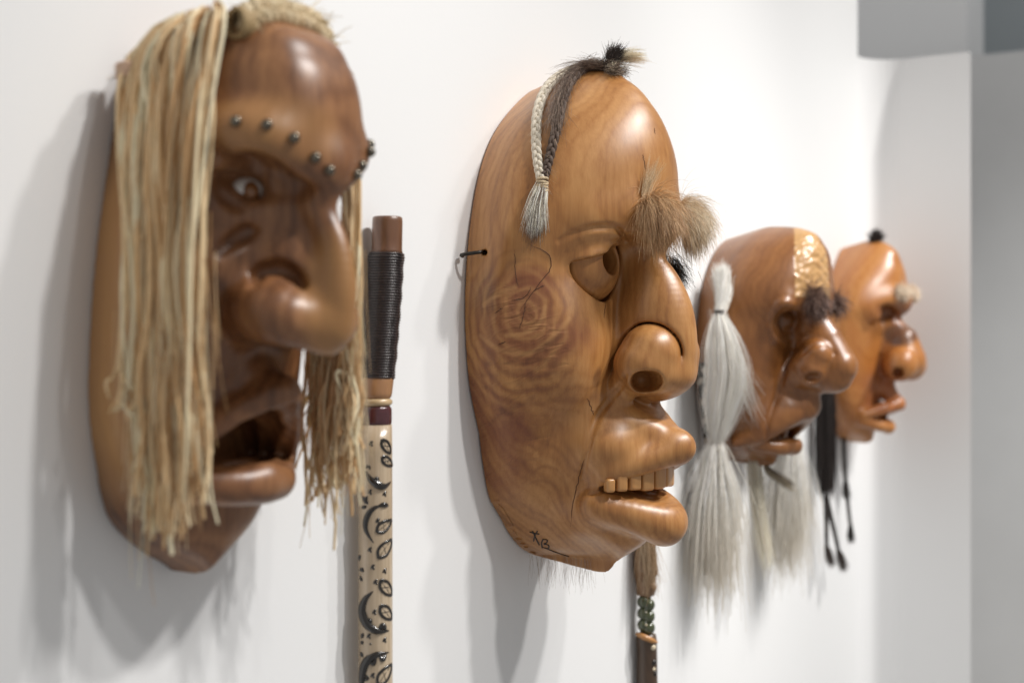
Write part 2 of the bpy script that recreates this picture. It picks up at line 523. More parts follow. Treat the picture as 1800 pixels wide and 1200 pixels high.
def grow(roots, dirs, length, K=6, grav=0.6, wild=0.25, cv=None, gap=0.0006, curl=0.0):
    """hairs from roots along dirs, bending down under their weight"""
    roots = np.asarray(roots, float); N = len(roots)
    d = np.asarray(dirs, float) + rng.normal(size=(N, 3)) * wild; d /= np.linalg.norm(d, axis=1, keepdims=True)
    length = np.broadcast_to(np.asarray(length, float), (N,)); st = (length / (K - 1))[:, None]
    P = [roots]; ph = rng.normal(size=(N, 3)) * curl
    for k in range(K - 1):
        P.append(P[-1] + d * st)
        d = d + np.array([0, -grav / (K - 1), 0]) + ph * (1 if k % 2 else 0.4); d /= np.linalg.norm(d, axis=1, keepdims=True)
    P = np.stack(P, 1)
    if cv is not None: P = cv.push(P, gap, 2)
    return P

def lock(path, n, spread, K=10, r_tip=None, wave=0.0, spread0=None):
    """n hairs following a path, fanned by spread (root to tip)"""
    C = spline(path, K); t = np.linspace(0, 1, K)
    off = rng.normal(size=(n, 1, 3)); s0 = spread * 0.4 if spread0 is None else spread0
    w = (s0 + (spread - s0) * t)[None, :, None]
    cut = rng.uniform(0.72, 1.0, (n, 1))
    P = np.stack([np.stack([np.interp(cut[i] * t, t, C[:, j]) for j in range(3)], 1) for i in range(n)])
    P = P + off * w + (np.cumsum(rng.normal(size=(n, K, 3)), 1) * wave)
    return P

def plait(name, path, width, turns, cols, mat, parent, kind=None, K=90, normal=(-1, 0, 0.4)):
    """three strands laid over one another along a path: one braid"""
    C = spline(path, K); T = np.gradient(C, axis=0); T /= np.linalg.norm(T, axis=1, keepdims=True)
    nrm = np.array(normal, float); B = np.cross(T, nrm); B /= np.linalg.norm(B, axis=1, keepdims=True); Nn = np.cross(B, T)
    s = np.linspace(0, turns * 2 * np.pi, K)
    wd = np.broadcast_to(np.asarray(width, float), (2,)); wv = np.interp(np.linspace(0, 1, K), [0, 1], wd)
    P = []
    for k in range(3):
        ph = s + k * 2 * np.pi / 3
        P.append(C + B * (np.sin(ph) * wv * 0.34)[:, None] + Nn * (np.sin(2 * ph) * wv * 0.20)[:, None])
    P = np.stack(P)
    V, Fq = tubes(L(P), np.repeat((wv * 0.27)[None], 3, 0), 8)
    c = np.asarray(cols, float)[:, None].repeat(K * 8, 1).reshape(-1, 3) if len(cols) == 3 else np.repeat(np.asarray(cols, float), 3 * K * 8, 0)
    o = mesh_obj(name, V, Fq, mat, parent, True, {'tint': ('FLOAT_COLOR', np.column_stack([c, np.ones(len(c))]))})
    return o

def braid_mat(name):
    t = NT(name)
    a = t.attr('tint'); o = t.obj()
    st = t.n('ShaderNodeVectorMath', _operation='MULTIPLY'); t.lk(o, st.inputs[0]); st.inputs[1].default_value = (2600, 2600, 500)
    f = t.noise(st.outputs[0], 1, 3, 0.6)
    t.lk(t.mix(t.rng(f, 0.3, 0.7), t.mix(1.0, a.outputs['Color'], (0.55, 0.5, 0.45, 1), 'MULTIPLY'), a.outputs['Color']), t.b.inputs['Base Color'])
    t.b.inputs['Roughness'].default_value = 0.6
    t.lk(t.bump(f, 0.6, 0.0008), t.b.inputs['Normal'])
    return t.m
M_HAIR = hair_mat('hair_fibre')
M_RAFFIA = hair_mat('raffia_fibre', 0.55, 0.0)
M_BRAID = braid_mat('plaited_fibre')
M_STEEL = plain('dark_steel', (0.06, 0.055, 0.05), 0.3, 0.9, 0.2)
M_INK = plain('black_ink', (0.02, 0.013, 0.010), 0.5)
M_CRACK = plain('open_crack', (0.085, 0.032, 0.013), 0.7)

def draw_line(name, bv, X, pix, r, mat, parent, n=24, wob=0.0, taper=True):
    """a thin line drawn on a carving through photo points"""
    Q = spline(np.array(pix, float), n)
    if wob: Q = Q + rng.normal(size=Q.shape) * wob
    P = []
    for a, b in Q:
        d = ray(a, b); loc, nor, _, _ = bv.ray_cast(Vector((-X, 0, DW)), Vector((d[0], d[2], -d[1])).normalized())
        if loc is None: continue
        if nor.dot(Vector((d[0], d[2], -d[1]))) > 0: nor = -nor
        P.append(loc + nor * (r * 0.35))
    P = np.array(P); n = len(P)
    t = np.linspace(0, 1, n); rad = r * (np.clip(np.minimum(t, 1 - t) * 6, 0.25, 1) if taper else np.ones(n))
    V, Fq = tubes(L(P)[None], rad[None], 5)
    return mesh_obj(name, V, Fq, mat, parent)

# ------------------------------------------------------------------ the setting
wt = NT('white_wall_paint')
wo = wt.obj()
wn = wt.noise(wo, 380, 3, 0.6); wb = wt.noise(wo, 1.7, 2, 0.5)
wt.lk(wt.mix(wb, (0.80, 0.805, 0.81, 1), (0.83, 0.83, 0.825, 1)), wt.b.inputs['Base Color'])
wt.b.inputs['Roughness'].default_value = 0.55
wt.lk(wt.bump(wn, 0.06, 0.001), wt.b.inputs['Normal'])
M_WALL = wt.m
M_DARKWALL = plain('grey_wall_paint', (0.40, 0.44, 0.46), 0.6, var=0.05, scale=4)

M_DARKWALL2 = plain('pale_grey_paint', (0.80, 0.83, 0.85), 0.6, var=0.04, scale=4)
M_SIDEWALL = plain('shaded_wall_paint', (0.66, 0.66, 0.655), 0.6, var=0.04, scale=4)  # white wall with its shading put into a greyer colour
def slab(name, x0, x1, y0, y1, z0, z1, mat):
    V = [(x, y, z) for x in (x0, x1) for y in (y0, y1) for z in (z0, z1)]
    Fc = [(0, 1, 3, 2), (4, 6, 7, 5), (0, 4, 5, 1), (2, 3, 7, 6), (0, 2, 6, 4), (1, 5, 7, 3)]
    o = mesh_obj(name, V, Fc, mat, None, False); o['kind'] = 'structure'; return o

# the hanging wall turns through a rounded inside corner into a short return, open above
XC, RC, YR = 2.075, 0.055, 0.528
slab('wall', -0.6, XC, DW, DW + 0.12, 0.0, 3.4, M_WALL)
pts = [(XC + RC * math.sin(a), DW - RC + RC * math.cos(a)) for a in np.linspace(0, math.pi / 2, 10)] + [(XC + RC, YR), (XC + RC + 0.20, YR + 0.085), (XC + RC + 0.20, DW + 0.12), (XC, DW + 0.12)]
n_ = len(pts); V_ = [(x, y, 0.0) for x, y in pts] + [(x, y, 1.925) for x, y in pts]
o_ = mesh_obj('wall', V_, [(i, (i + 1) % n_, n_ + (i + 1) % n_, n_ + i) for i in range(n_)] + [tuple(range(n_))[::-1], tuple(range(n_, 2 * n_))], M_WALL, None, False)
o_['kind'] = 'structure'
# the room beyond
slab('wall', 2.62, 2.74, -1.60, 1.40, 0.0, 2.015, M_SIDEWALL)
slab('wall', 2.66, 2.78, 0.665, 1.60, 2.022, 3.3, M_WALL)
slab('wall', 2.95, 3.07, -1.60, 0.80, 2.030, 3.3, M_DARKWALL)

# ------------------------------------------------------------------ mask with fur eyebrows
X2 = 1.13
def p2(px, py, u): return at_u(px, py, X2, u)
def build_mask2():
    root = empty('wooden_mask', (X2, DW, EYE))
    tag(root, 'large honey brown carved mask with fur eyebrows, bared teeth and a white plait', 'mask')
    cv = Carving((-0.136, -0.222, -0.004), (0.136, 0.262, 0.182), 0.00125)
    out = [(-0.196, 0.004), (-0.189, 0.020), (-0.178, 0.036), (-0.160, 0.054), (-0.140, 0.073), (-0.109, 0.092), (-0.078, 0.106), (-0.045, 0.118), (0.0, 0.125), (0.039, 0.126), (0.073, 0.123), (0.112, 0.116),
           (0.147, 0.105), (0.171, 0.093), (0.193, 0.077), (0.212, 0.057), (0.229, 0.034), (0.239, 0.018), (0.245, 0.006)]
    pro = [(0.254, 0.042), (0.246, 0.074), (0.231, 0.102), (0.209, 0.122), (0.182, 0.135), (0.159, 0.140), (0.130, 0.139), (0.108, 0.133), (0.088, 0.120), (0.065, 0.104), (0.04, 0.098), (0.0, 0.097),
           (-0.05, 0.094), (-0.09, 0.092), (-0.13, 0.090), (-0.16, 0.092), (-0.18, 0.096), (-0.194, 0.091), (-0.206, 0.083), (-0.215, 0.078)]
    cv.base(out, pro, 0.016, pw=[(-0.22, 1.7), (-0.1, 2.2), (0.0, 2.6), (0.1, 2.3), (0.25, 2.1)], pe=0.64, jaw=0.17, k=0.008)
    ec = cv.on(1062, 466, X2, 0.020) + np.array([0, 0, 0.001])
    # brow ridge and the hollow between brow, eye and nose
    cv.chain([(0.0, 0.100, 0.119), (-0.03, 0.104, 0.116), (-0.056, 0.100, 0.096)], [0.016, 0.016, 0.009], 0.03, mirror=True)
    cv.ell((-0.032, 0.062, 0.122), (0.023, 0.028, 0.024), 0.014, cut=True, mirror=True)
    # cheeks
    cv.ell((-0.060, -0.005, 0.070), (0.036, 0.05, 0.030), 0.035, mirror=True)
    roll = [cv.on(*q, X2, 0.0090) for q in [(1098, 590), (1088, 640), (1070, 684), (1046, 722), (1030, 768), (1020, 815)]]
    Cb, Nb = cv.hit(1036, 866, X2), cv.hit(1060, 706, X2)
    # eyeball, heavy upper lid
    R = np.array([0.031, 0.034, 0.030])
    cv.ell(ec, R + 0.0026, 0.004, cut=True, mirror=True)
    cv.ell(ec, R, 0.0010, mirror=True)
    # lid: a slightly larger shell kept above the slanting lid line
    lidn = np.array([0.34, -0.94, 0.0])
    cv.ell(ec, R + 0.0058, 0.004, mirror=True, clip=(ec + np.array([0, 0.0150, 0.0]), lidn))
    cv.chain([cv.hit(*q, X2) for q in [(982, 424), (1006, 411), (1035, 402), (1066, 399), (1088, 405), (1100, 424)]], [0.0008, 0.0022, 0.0026, 0.0028, 0.0024, 0.001], 0.003, cut=True, mirror=True, sub=18)
    # pupil bored into the front of the eye
    cv.chain([ec + np.array([-0.006, 0.005, 0.052]), ec + np.array([0.003, 0.003, 0.002])], [0.0132, 0.0118], 0.002, cut=True, mirror=True)
    # nose
    cv.chain([(0, 0.080, 0.108), (0, 0.052, 0.123), (0, 0.022, 0.128), (0, -0.006, 0.126), (0, -0.014, 0.124)], [0.013, 0.024, 0.0345, 0.0400, 0.039], 0.012, sub=30, us=1.3)
    a = np.array(p2(1134, 634, -0.022))
    cv.chain([a + np.array([0.002, 0.006, 0.004]), a + np.array([-0.004, -0.004, 0.0]), a + np.array([-0.006, -0.022, -0.018])], [0.0280, 0.0274, 0.0155], 0.005, cut=True, mirror=True)
    cv.chain([a + np.array([0.002, 0.006, 0.004]), a + np.array([-0.004, -0.004, 0.0]), a + np.array([-0.006, -0.022, -0.018])], [0.0262, 0.0258, 0.0140], 0.0025, mirror=True)
    cv.ell((0, a[1] - 0.013, a[2] + 0.008), (0.034, 0.017, 0.026), 0.010)
    n = cv.hit(1138, 673, X2); dr = np.array([0.89, 0.02, -0.45])
    for o in (-0.007, 0.0, 0.007):
        q = n + np.array([-o * 0.5, 0.001, o])
        cv.chain([q - dr * 0.006, q + dr * 0.020], [0.0098, 0.0078], 0.002, cut=True, mirror=True)
    # upper lip: a broad wedge from the fold to the tip
    T, C, N = np.array([0, -0.086, 0.1520]), Cb, Nb
    ns = np.cross(C - T, N - T); ns /= np.linalg.norm(ns); ns = ns if ns[0] < 0 else -ns
    nt = np.array([0, 0.85, 0.53]); nb = np.array([0, -1, 0.30]); nb /= np.linalg.norm(nb)
    Tt, Tb = np.array([0, -0.0800, 0.1560]), np.array([0, -0.1095, 0.150])
    def wedge(U, V, W):
        A = np.sqrt(U * U + 0.008 ** 2) - 0.008
        d = smax((-A - T[0]) * ns[0] + (V - T[1]) * ns[1] + (W - T[2]) * ns[2] - 0.0065, nt[1] * (V - Tt[1]) + nt[2] * (W - Tt[2]) + 0 * U, 0.014)
        d = smax(d, nb[1] * (V - Tb[1]) + nb[2] * (W - Tb[2]) + 0 * U, 0.016)
        return smax(d, 0.056 - W + 0 * U, 0.016).astype(np.float32)
    cv._do(wedge, (-0.10, -0.15, 0.03), (0.10, -0.03, 0.172), 0.010, False, False)
    cv.ell((-0.036, -0.092, 0.094), (0.028, 0.024, 0.032), 0.022, mirror=True)
    cv.chain([(0, -0.0915, 0.1500), (-0.012, -0.0955, 0.1455), (-0.030, -0.1055, 0.128), (-0.048, -0.1145, 0.105), cv.on(1076, 850, X2, 0.005), cv.on(1046, 863, X2, 0.006)], [0.0108, 0.0108, 0.0098, 0.0085, 0.0065, 0.004], 0.010, mirror=True, sub=24)
    # lower lip, chin
    cv.chain([(0, -0.152, 0.098), (-0.03, -0.150, 0.084)], [0.024, 0.020], 0.026, mirror=True)
    cv.chain([(0, -0.160, 0.1365), (-0.014, -0.157, 0.1335), (-0.032, -0.149, 0.117), (-0.050, -0.141, 0.093), cv.on(1086, 884, X2, 0.009), cv.on(1058, 880, X2, 0.010)], [0.0170, 0.0170, 0.0150, 0.0110, 0.0080, 0.005], 0.010, mirror=True, sub=24)
    # open mouth
    cv.chain([(0, -0.123, 0.144), (0, -0.124, 0.100)], [0.0145, 0.011], 0.003, cut=True)
    cv.chain([(0, -0.123, 0.146), (-0.026, -0.1235, 0.126), (-0.046, -0.1255, 0.102), cv.on(1075, 858, X2), cv.on(1040, 868, X2)], [0.0140, 0.0105, 0.0048, 0.0026, 0.0014], 0.002, cut=True, mirror=True, sub=24)
    cv.chain([(0, -0.123, 0.128), (-0.026, -0.1235, 0.108), (-0.040, -0.125, 0.092)], [0.0140, 0.0100, 0.0050], 0.002, cut=True, mirror=True)
    # cheek rolling over the muzzle, with the fold beside it
    cv.chain(roll, [0.007, 0.0095, 0.0100, 0.0095, 0.0085, 0.006], 0.016, mirror=True, sub=16)
    fold = [cv.hit(*p, X2) for p in [(1100, 660), (1088, 684), (1068, 706), (1050, 732), (1038, 766), (1030, 802), (1023, 842)]]
    cv.chain(fold, [0.001, 0.0026, 0.0032, 0.0032, 0.0028, 0.0020, 0.0010], 0.003, cut=True, mirror=True, sub=24)
    # chipped back edge
    for px, py, r in [(826, 500, 0.008), (824, 530, 0.006), (846, 765, 0.007), (853, 790, 0.004), (828, 560, 0.004), (862, 835, 0.004)]:
        c = at_w(px, py, X2, 0.02); cv.ell(c, (r, r * 0.9, r * 1.3), 0.004, cut=True)
    h0 = cv.hit(846, 444, X2)
    cv.chain([h0 + np.array([0, 0, 0.004]), h0 + np.array([0.012, 0, -0.004])], [0.0026, 0.0026], 0.001, cut=True)
    kn = cv.hit(925, 528, X2)
    mat = wood('honey_wood', (0.19, 0.066, 0.017), (0.39, 0.170, 0.048), (0.55, 0.280, 0.098), axis=(0.03, 0.10), ring=900, warp=0.016, rough=0.39, coat=0.20, contrast=1.25,
               knots=[((kn[0], -kn[2], kn[1]), 0.022, 0.035)])
    def paint(V, pc):
        n1 = vnoise(V, 60, 1); n2 = vnoise(V, 140, 2)
        red = (0.20, 0.060, 0.026)
        lay(pc, blob(V, cv.hit(905, 560, X2), (0.020, 0.030, 0.03), 0.5) * (0.75 + 0.25 * n1), red, 0.9)
        lay(pc, blob(V, cv.hit(930, 500, X2), (0.014, 0.014, 0.02), 0.35), red, 0.9)
        lay(pc, blob(V, cv.hit(880, 690, X2) , (0.04, 0.035, 0.04), 0.8) * np.clip(0.5 + n2, 0, 1), red, 0.9)
        lay(pc, blob(V, cv.hit(960, 600, X2) , (0.03, 0.015, 0.04), 0.8) * np.clip(0.4 + n2, 0, 1), red, 0.75)
        lay(pc, blob(V, cv.hit(856, 770, X2) , (0.02, 0.05, 0.03), 0.8) * np.clip(0.3 + n1, 0, 1), red, 0.8)
        lay(pc, blob(V, at_w(830, 520, X2, 0.02), (0.010, 0.022, 0.02), 0.7) * np.clip(0.6 + n2, 0, 1), (0.05, 0.022, 0.012), 0.9)
        kc = cv.hit(925, 548, X2); dk = np.sqrt((((V - kc) * np.array([1.0, 0.8, 1.0])) ** 2).sum(1))
        reg = np.clip(blob(V, cv.hit(892, 590, X2), (0.040, 0.052, 0.05), 0.5), 0, 1)
        pat = np.sin(dk * 620 + 2.4 * n1 + 1.6 * n2)
        lay(pc, reg * np.clip(pat, 0, 1), (0.16, 0.045, 0.018), 0.75)
        lay(pc, reg * np.clip(-pat - 0.2, 0, 1), (0.46, 0.235, 0.085), 0.6)
        H = lambda *q: [cv.hit(x, y, X2) for x, y in q]
        pale = (0.60, 0.33, 0.125)
        lay(pc, along(V, H((845, 590), (870, 610), (905, 622), (940, 618), (970, 595), (1000, 560)), 0.0022) * (0.75 + 0.25 * n1), pale, 0.55)
        lay(pc, along(V, H((850, 535), (880, 515), (905, 505)), 0.0025), pale, 0.45)
        lay(pc, along(V, H((890, 590), (925, 585), (950, 565), (958, 540)), 0.002), pale, 0.5)
        for a_, b_ in (((848, 660), (915, 650)), ((850, 680), (930, 668)), ((855, 640), (905, 632)), ((900, 690), (975, 655)), ((920, 640), (985, 590)), ((880, 720), (950, 690)), ((860, 745), (900, 725))):
            mid_ = ((a_[0] + b_[0]) / 2, (a_[1] + b_[1]) / 2 + rng.uniform(-8, 8))
            lay(pc, along(V, H(a_, mid_, b_), 0.0022) * np.clip(0.6 + n2, 0, 1), (0.12, 0.034, 0.014), 0.8)
        for q in (((860, 430), (868, 380), (880, 330), (900, 280)), ((880, 440), (888, 385), (902, 335)), ((905, 300), (925, 250), (950, 215)), ((990, 600), (1000, 650), (995, 700), (985, 750)), ((960, 660), (975, 710), (970, 760), (950, 800)), ((920, 850), (950, 820), (985, 830), (1000, 870)), ((905, 870), (940, 845), (975, 855), (990, 900))):
            lay(pc, along(V, H(*q), 0.0016) * np.clip(0.7 + n1, 0, 1), (0.22, 0.078, 0.022), 0.5)
        lay(pc, blob(V, cv.hit(1050, 663, X2), (0.004, 0.006, 0.006), 0.8), (0.10, 0.04, 0.02), 0.7)
    def rugged(V):
        return np.clip(blob(V, cv.hit(868, 660, X2), (0.034, 0.055, 0.05), 0.6) + blob(V, cv.hit(862, 770, X2), (0.02, 0.05, 0.05), 0.5), 0, 1)
    face, V, Fq = finish(cv, 'face', mat, root, paint, rugged)
    bv = BVHTree.FromPolygons([tuple(p) for p in V], Fq.tolist())
    return root, cv, bv, mat
mask2, cv2, bv2, M_HONEY = build_mask2()

# ------------------------------------------------------------------ dark mask with hooked nose and raffia hair
X1 = 0.675
def p1(px, py, u): return np.array(at_u(px, py, X1, u))
def build_mask1():
    root = empty('wooden_mask', (X1, DW, EYE))
    tag(root, 'dark brown carved mask with hooked nose, studded brow and long raffia hair', 'mask')
    cv = Carving((-0.112, -0.160, -0.004), (0.112, 0.226, 0.168), 0.0014)
    out = [(-0.150, 0.003), (-0.145, 0.010), (-0.135, 0.030), (-0.120, 0.055), (-0.097, 0.073), (-0.068, 0.082), (-0.034, 0.086), (0.0, 0.085), (0.062, 0.079), (0.108, 0.071), (0.152, 0.062), (0.172, 0.056), (0.188, 0.048), (0.198, 0.036), (0.203, 0.018), (0.205, 0.006)]
    pro = [(0.208, 0.050), (0.200, 0.090), (0.190, 0.114), (0.170, 0.131), (0.145, 0.139), (0.120, 0.137), (0.104, 0.127), (0.088, 0.106), (0.060, 0.092), (0.02, 0.082), (-0.03, 0.074), (-0.07, 0.062), (-0.10, 0.048), (-0.125, 0.046), (-0.142, 0.038), (-0.152, 0.030)]
    cv.base(out, pro, 0.014, pw=[(-0.2, 1.6), (-0.08, 1.8), (0.0, 2.3), (0.1, 2.9), (0.16, 3.4), (0.22, 4.5)], pe=0.60, jaw=0.02, k=0.010)
    # studded brow ridge
    cv.chain([(0, 0.106, 0.124), cv.on(540, 278, X1, 0.010), cv.on(490, 244, X1, 0.009), cv.on(430, 226, X1, 0.008), cv.on(395, 224, X1, 0.008)], [0.016, 0.0145, 0.0125, 0.0105, 0.009], 0.016, mirror=True, sub=16)
    # sockets
    cv.ell(cv.on(468, 318, X1, 0.002), (0.022, 0.020, 0.016), 0.008, cut=True, mirror=True)
    cv.ell(cv.on(425, 318, X1, 0.001), (0.024, 0.018, 0.012), 0.008, cut=True, mirror=True)
    cv.ell(cv.on(520, 338, X1, 0.001), (0.020, 0.013, 0.013), 0.008, cut=True, mirror=True)
    # lids
    cv.chain([cv.hit(*q, X1) for q in [(380, 282), (425, 284), (458, 300), (482, 326), (490, 344)]], [0.006, 0.0065, 0.006, 0.005, 0.003], 0.005, mirror=True, sub=14)
    cv.chain([cv.hit(*q, X1) for q in [(392, 334), (418, 354), (450, 368), (482, 362)]], [0.003, 0.005, 0.005, 0.003], 0.008, mirror=True, sub=12)
    # cheek, with the crease over it
    cv.ell(cv.on(432, 462, X1, 0.018), (0.030, 0.026, 0.024), 0.014, mirror=True)
    cv.chain([cv.hit(*q, X1) for q in [(388, 440), (412, 422), (436, 410), (470, 404), (486, 406)]], [0.003, 0.0045, 0.005, 0.004, 0.002], 0.006, cut=True, mirror=True, sub=14)
    # blade of the nose, hooking down to the tip
    cv.chain([(0, 0.066, 0.0940), (0, 0.040, 0.1020), (0, 0.018, 0.1040)], [0.022, 0.026, 0.026], 0.014, us=1.1)
    cv.chain([(0, 0.094, 0.1120), (0, 0.075, 0.1260), (0, 0.055, 0.1355), (0, 0.032, 0.1365), (0, 0.014, 0.1310), (0, 0.004, 0.1230)], [0.008, 0.009, 0.010, 0.013, 0.015, 0.014], 0.016, sub=24, us=1.15)
    a = cv.on(470, 556, X1, 0.006)
    cv.chain([cv.hit(*q, X1) for q in [(440, 500), (462, 480), (490, 474), (516, 486), (532, 512), (536, 535)]], [0.003, 0.006, 0.007, 0.006, 0.004, 0.002], 0.004, cut=True, mirror=True, sub=16)
    cv.chain([cv.on(428, 572, X1, 0.008), a + np.array([0.0, 0.004, 0.0]), cv.on(512, 560, X1, 0.004), (0, 0.010, 0.124)], [0.013, 0.0205, 0.0190, 0.016], 0.009, mirror=True, sub=10)
    cv.ell(a + np.array([0.002, -0.018, 0.006]), (0.010, 0.010, 0.011), 0.004, cut=True, mirror=True)
    cv.ell((0, -0.014, 0.107), (0.03, 0.010, 0.02), 0.010, cut=True)
    cv.chain([cv.hit(*q, X1) for q in [(444, 500), (462, 482), (490, 474), (514, 484), (530, 508)]], [0.002, 0.0045, 0.0055, 0.0045, 0.002], 0.004, cut=True, mirror=True, sub=16)
    # gaping mouth: peaked upper lip, thick lower lip
    cv.chain([(0, -0.026, 0.076), (0, -0.033, 0.090)], [0.014, 0.009], 0.010)
    cv.chain([(0, -0.034, 0.093), (-0.018, -0.041, 0.084), (-0.040, -0.058, 0.062), (-0.058, -0.072, 0.042)], [0.0080, 0.009, 0.011, 0.010], 0.014, mirror=True, sub=14)
    cv.chain([(0, -0.088, 0.076), (-0.018, -0.089, 0.072), (-0.042, -0.087, 0.052), (-0.060, -0.083, 0.036)], [0.0115, 0.0125, 0.0125, 0.011], 0.010, mirror=True, sub=14)
    for f in (1.0, 0.7, 0.45):
        cv.chain([(0, -0.0575, 0.098 * f), (-0.018, -0.062, 0.086 * f), (-0.034, -0.069, 0.070 * f), (-0.050, -0.075, 0.050 * f)], [0.0195, 0.0155, 0.0098, 0.004], 0.003, cut=True, mirror=True)
    mat = wood('dark_wood', (0.075, 0.027, 0.010), (0.200, 0.083, 0.032), (0.37, 0.175, 0.072), axis=(0.0, 0.09), ring=800, warp=0.018, rough=0.40, coat=0.22, contrast=1.5, figure=1.25)
    def paint(V, pc):
        n1 = vnoise(V, 70, 4)
        tan = (0.40, 0.20, 0.065)
        lay(pc, blob(V, cv.hit(500, 225, X1), (0.030, 0.016, 0.03), 0.5) * (0.8 + 0.2 * n1), tan, 0.75)
        lay(pc, blob(V, cv.hit(420, 212, X1), (0.030, 0.010, 0.03), 0.6), tan, 0.6)
        lay(pc, blob(V, (0.0, 0.025, 0.137), (0.022, 0.032, 0.014), 0.5), tan, 0.85)
        lay(pc, blob(V, (-0.082, 0.03, 0.02), (0.022, 0.10, 0.04), 0.7), (0.50, 0.26, 0.090), 0.95)
        lay(pc, blob(V, (0.082, 0.03, 0.02), (0.022, 0.10, 0.04), 0.7), (0.50, 0.26, 0.090), 0.95)
    face, V, Fq = finish(cv, 'face', mat, root, paint)
    bv = BVHTree.FromPolygons([tuple(p) for p in V], Fq.tolist())
    return root, cv, bv, mat
mask1, cv1, bv1, M_DARK = build_mask1()

# ------------------------------------------------------------------ mask with a white horsetail
X3 = 1.585
def p3(px, py, u): return np.array(at_u(px, py, X3, u))
def build_mask3():
    root = empty('wooden_mask', (X3, DW, EYE))
    tag(root, 'brown carved mask with pale pitted forehead stripe and white horsehair tail', 'mask')
    cv = Carving((-0.118, -0.168, -0.004), (0.118, 0.150, 0.172), 0.0015)
    out = [(-0.141, 0.006), (-0.134, 0.030), (-0.121, 0.055), (-0.098, 0.083), (-0.065, 0.101), (-0.013, 0.107), (0.032, 0.100), (0.070, 0.086), (0.100, 0.064), (0.118, 0.044), (0.130, 0.022), (0.135, 0.008)]
    pro = [(0.142, 0.050), (0.137, 0.080), (0.128, 0.104), (0.112, 0.118), (0.084, 0.124), (0.060, 0.123), (0.042, 0.117), (0.026, 0.100), (0.0, 0.090), (-0.05, 0.085), (-0.10, 0.074), (-0.13, 0.066), (-0.150, 0.058), (-0.158, 0.05)]
    cv.base(out, pro, 0.014, pw=[(-0.15, 1.8), (-0.05, 2.1), (0.03, 2.6), (0.08, 3.2), (0.14, 3.0)], pe=0.62, jaw=0.14, k=0.010)
    cv.chain([(0, 0.052, 0.104), cv.on(1425, 535, X3, 0.008), cv.on(1392, 530, X3, 0.007)], [0.014, 0.015, 0.008], 0.016, mirror=True)
    cv.ell(cv.on(1392, 564, X3, 0.0), (0.022, 0.018, 0.014), 0.008, cut=True, mirror=True)
    ec = cv.on(1378, 562, X3, 0.004)
    cv.ell(ec, (0.014, 0.015, 0.014), 0.002, mirror=True)
    cv.chain([cv.hit(*q, X3) for q in [(1352, 570), (1360, 545), (1376, 532), (1392, 534)]], [0.003, 0.005, 0.005, 0.003], 0.004, mirror=True, sub=10)
    cv.chain([cv.hit(*q, X3) for q in [(1352, 576), (1362, 596), (1378, 606)]], [0.003, 0.004, 0.003], 0.005, mirror=True, sub=10)
    # nose
    cv.chain([p3(1450, 552, 0) - [0, 0, 0.010], p3(1482, 596, 0) - [0, 0, 0.017], p3(1506, 644, 0) - [0, 0, 0.021], p3(1500, 660, 0) - [0, 0, 0.021]], [0.009, 0.0155, 0.0215, 0.020], 0.014)
    cv.chain([(0, 0.034, 0.098), (0, 0.0, 0.108), (0, -0.034, 0.112)], [0.016, 0.024, 0.026], 0.012)
    a = p3(1426, 642, -0.020)
    cv.chain([a + np.array([0, 0.012, 0.006]), a + np.array([0, -0.004, -0.004]), a + np.array([-0.006, -0.014, -0.024])], [0.0180, 0.0230, 0.015], 0.0035, mirror=True)
    cv.chain([cv.hit(*q, X3) for q in [(1412, 622), (1430, 606), (1450, 606), (1468, 622)]], [0.001, 0.002, 0.002, 0.001], 0.003, cut=True, mirror=True, sub=10)
    n = cv.hit(1430, 664, X3)
    cv.ell(n, (0.009, 0.006, 0.010), 0.003, cut=True, mirror=True)
    # lips
    cv.chain([(0, -0.064, 0.086), (-0.022, -0.076, 0.078), (-0.046, -0.092, 0.058)], [0.020, 0.021, 0.018], 0.016, mirror=True)
    cv.chain([(0, -0.062, 0.088), (0, -0.074, 0.100)], [0.016, 0.012], 0.012)
    cv.chain([(0, -0.076, 0.101), (-0.024, -0.086, 0.088), (-0.050, -0.106, 0.060), (-0.068, -0.116, 0.04)], [0.010, 0.012, 0.010, 0.006], 0.012, mirror=True, sub=12)
    cv.chain([(0, -0.122, 0.084), (-0.022, -0.122, 0.076), (-0.046, -0.119, 0.054)], [0.0095, 0.0095, 0.007], 0.005, mirror=True, sub=10)
    cv.chain([(0, -0.104, 0.11), (0, -0.104, 0.05)], [0.0120, 0.008], 0.003, cut=True)
    cv.chain([(0, -0.104, 0.095), (-0.024, -0.107, 0.078), (-0.050, -0.1145, 0.052)], [0.0120, 0.008, 0.002], 0.003, cut=True, mirror=True)
    cv.chain([cv.hit(*q, X3) for q in [(1392, 618), (1376, 660), (1366, 695), (1352, 735), (1346, 768)]], [0.002, 0.0035, 0.0035, 0.0025, 0.001], 0.004, cut=True, mirror=True, sub=12)
    c0 = p3(1394, 440, 0)[2]
    def stripe(V):                           # tapering stripe down the forehead
        return np.clip((V[:, 2] + 0.40 * V[:, 0] - c0) / 0.002, 0, 1) * np.clip((0.010 - V[:, 0] - 0.1 * (V[:, 1] - 0.05)) / 0.002, 0, 1) * (V[:, 1] > 0.050)
    mat = wood('russet_wood', (0.10, 0.032, 0.007), (0.205, 0.076, 0.019), (0.31, 0.130, 0.038), axis=(0.02, 0.09), ring=900, warp=0.02, rough=0.34, coat=0.25)
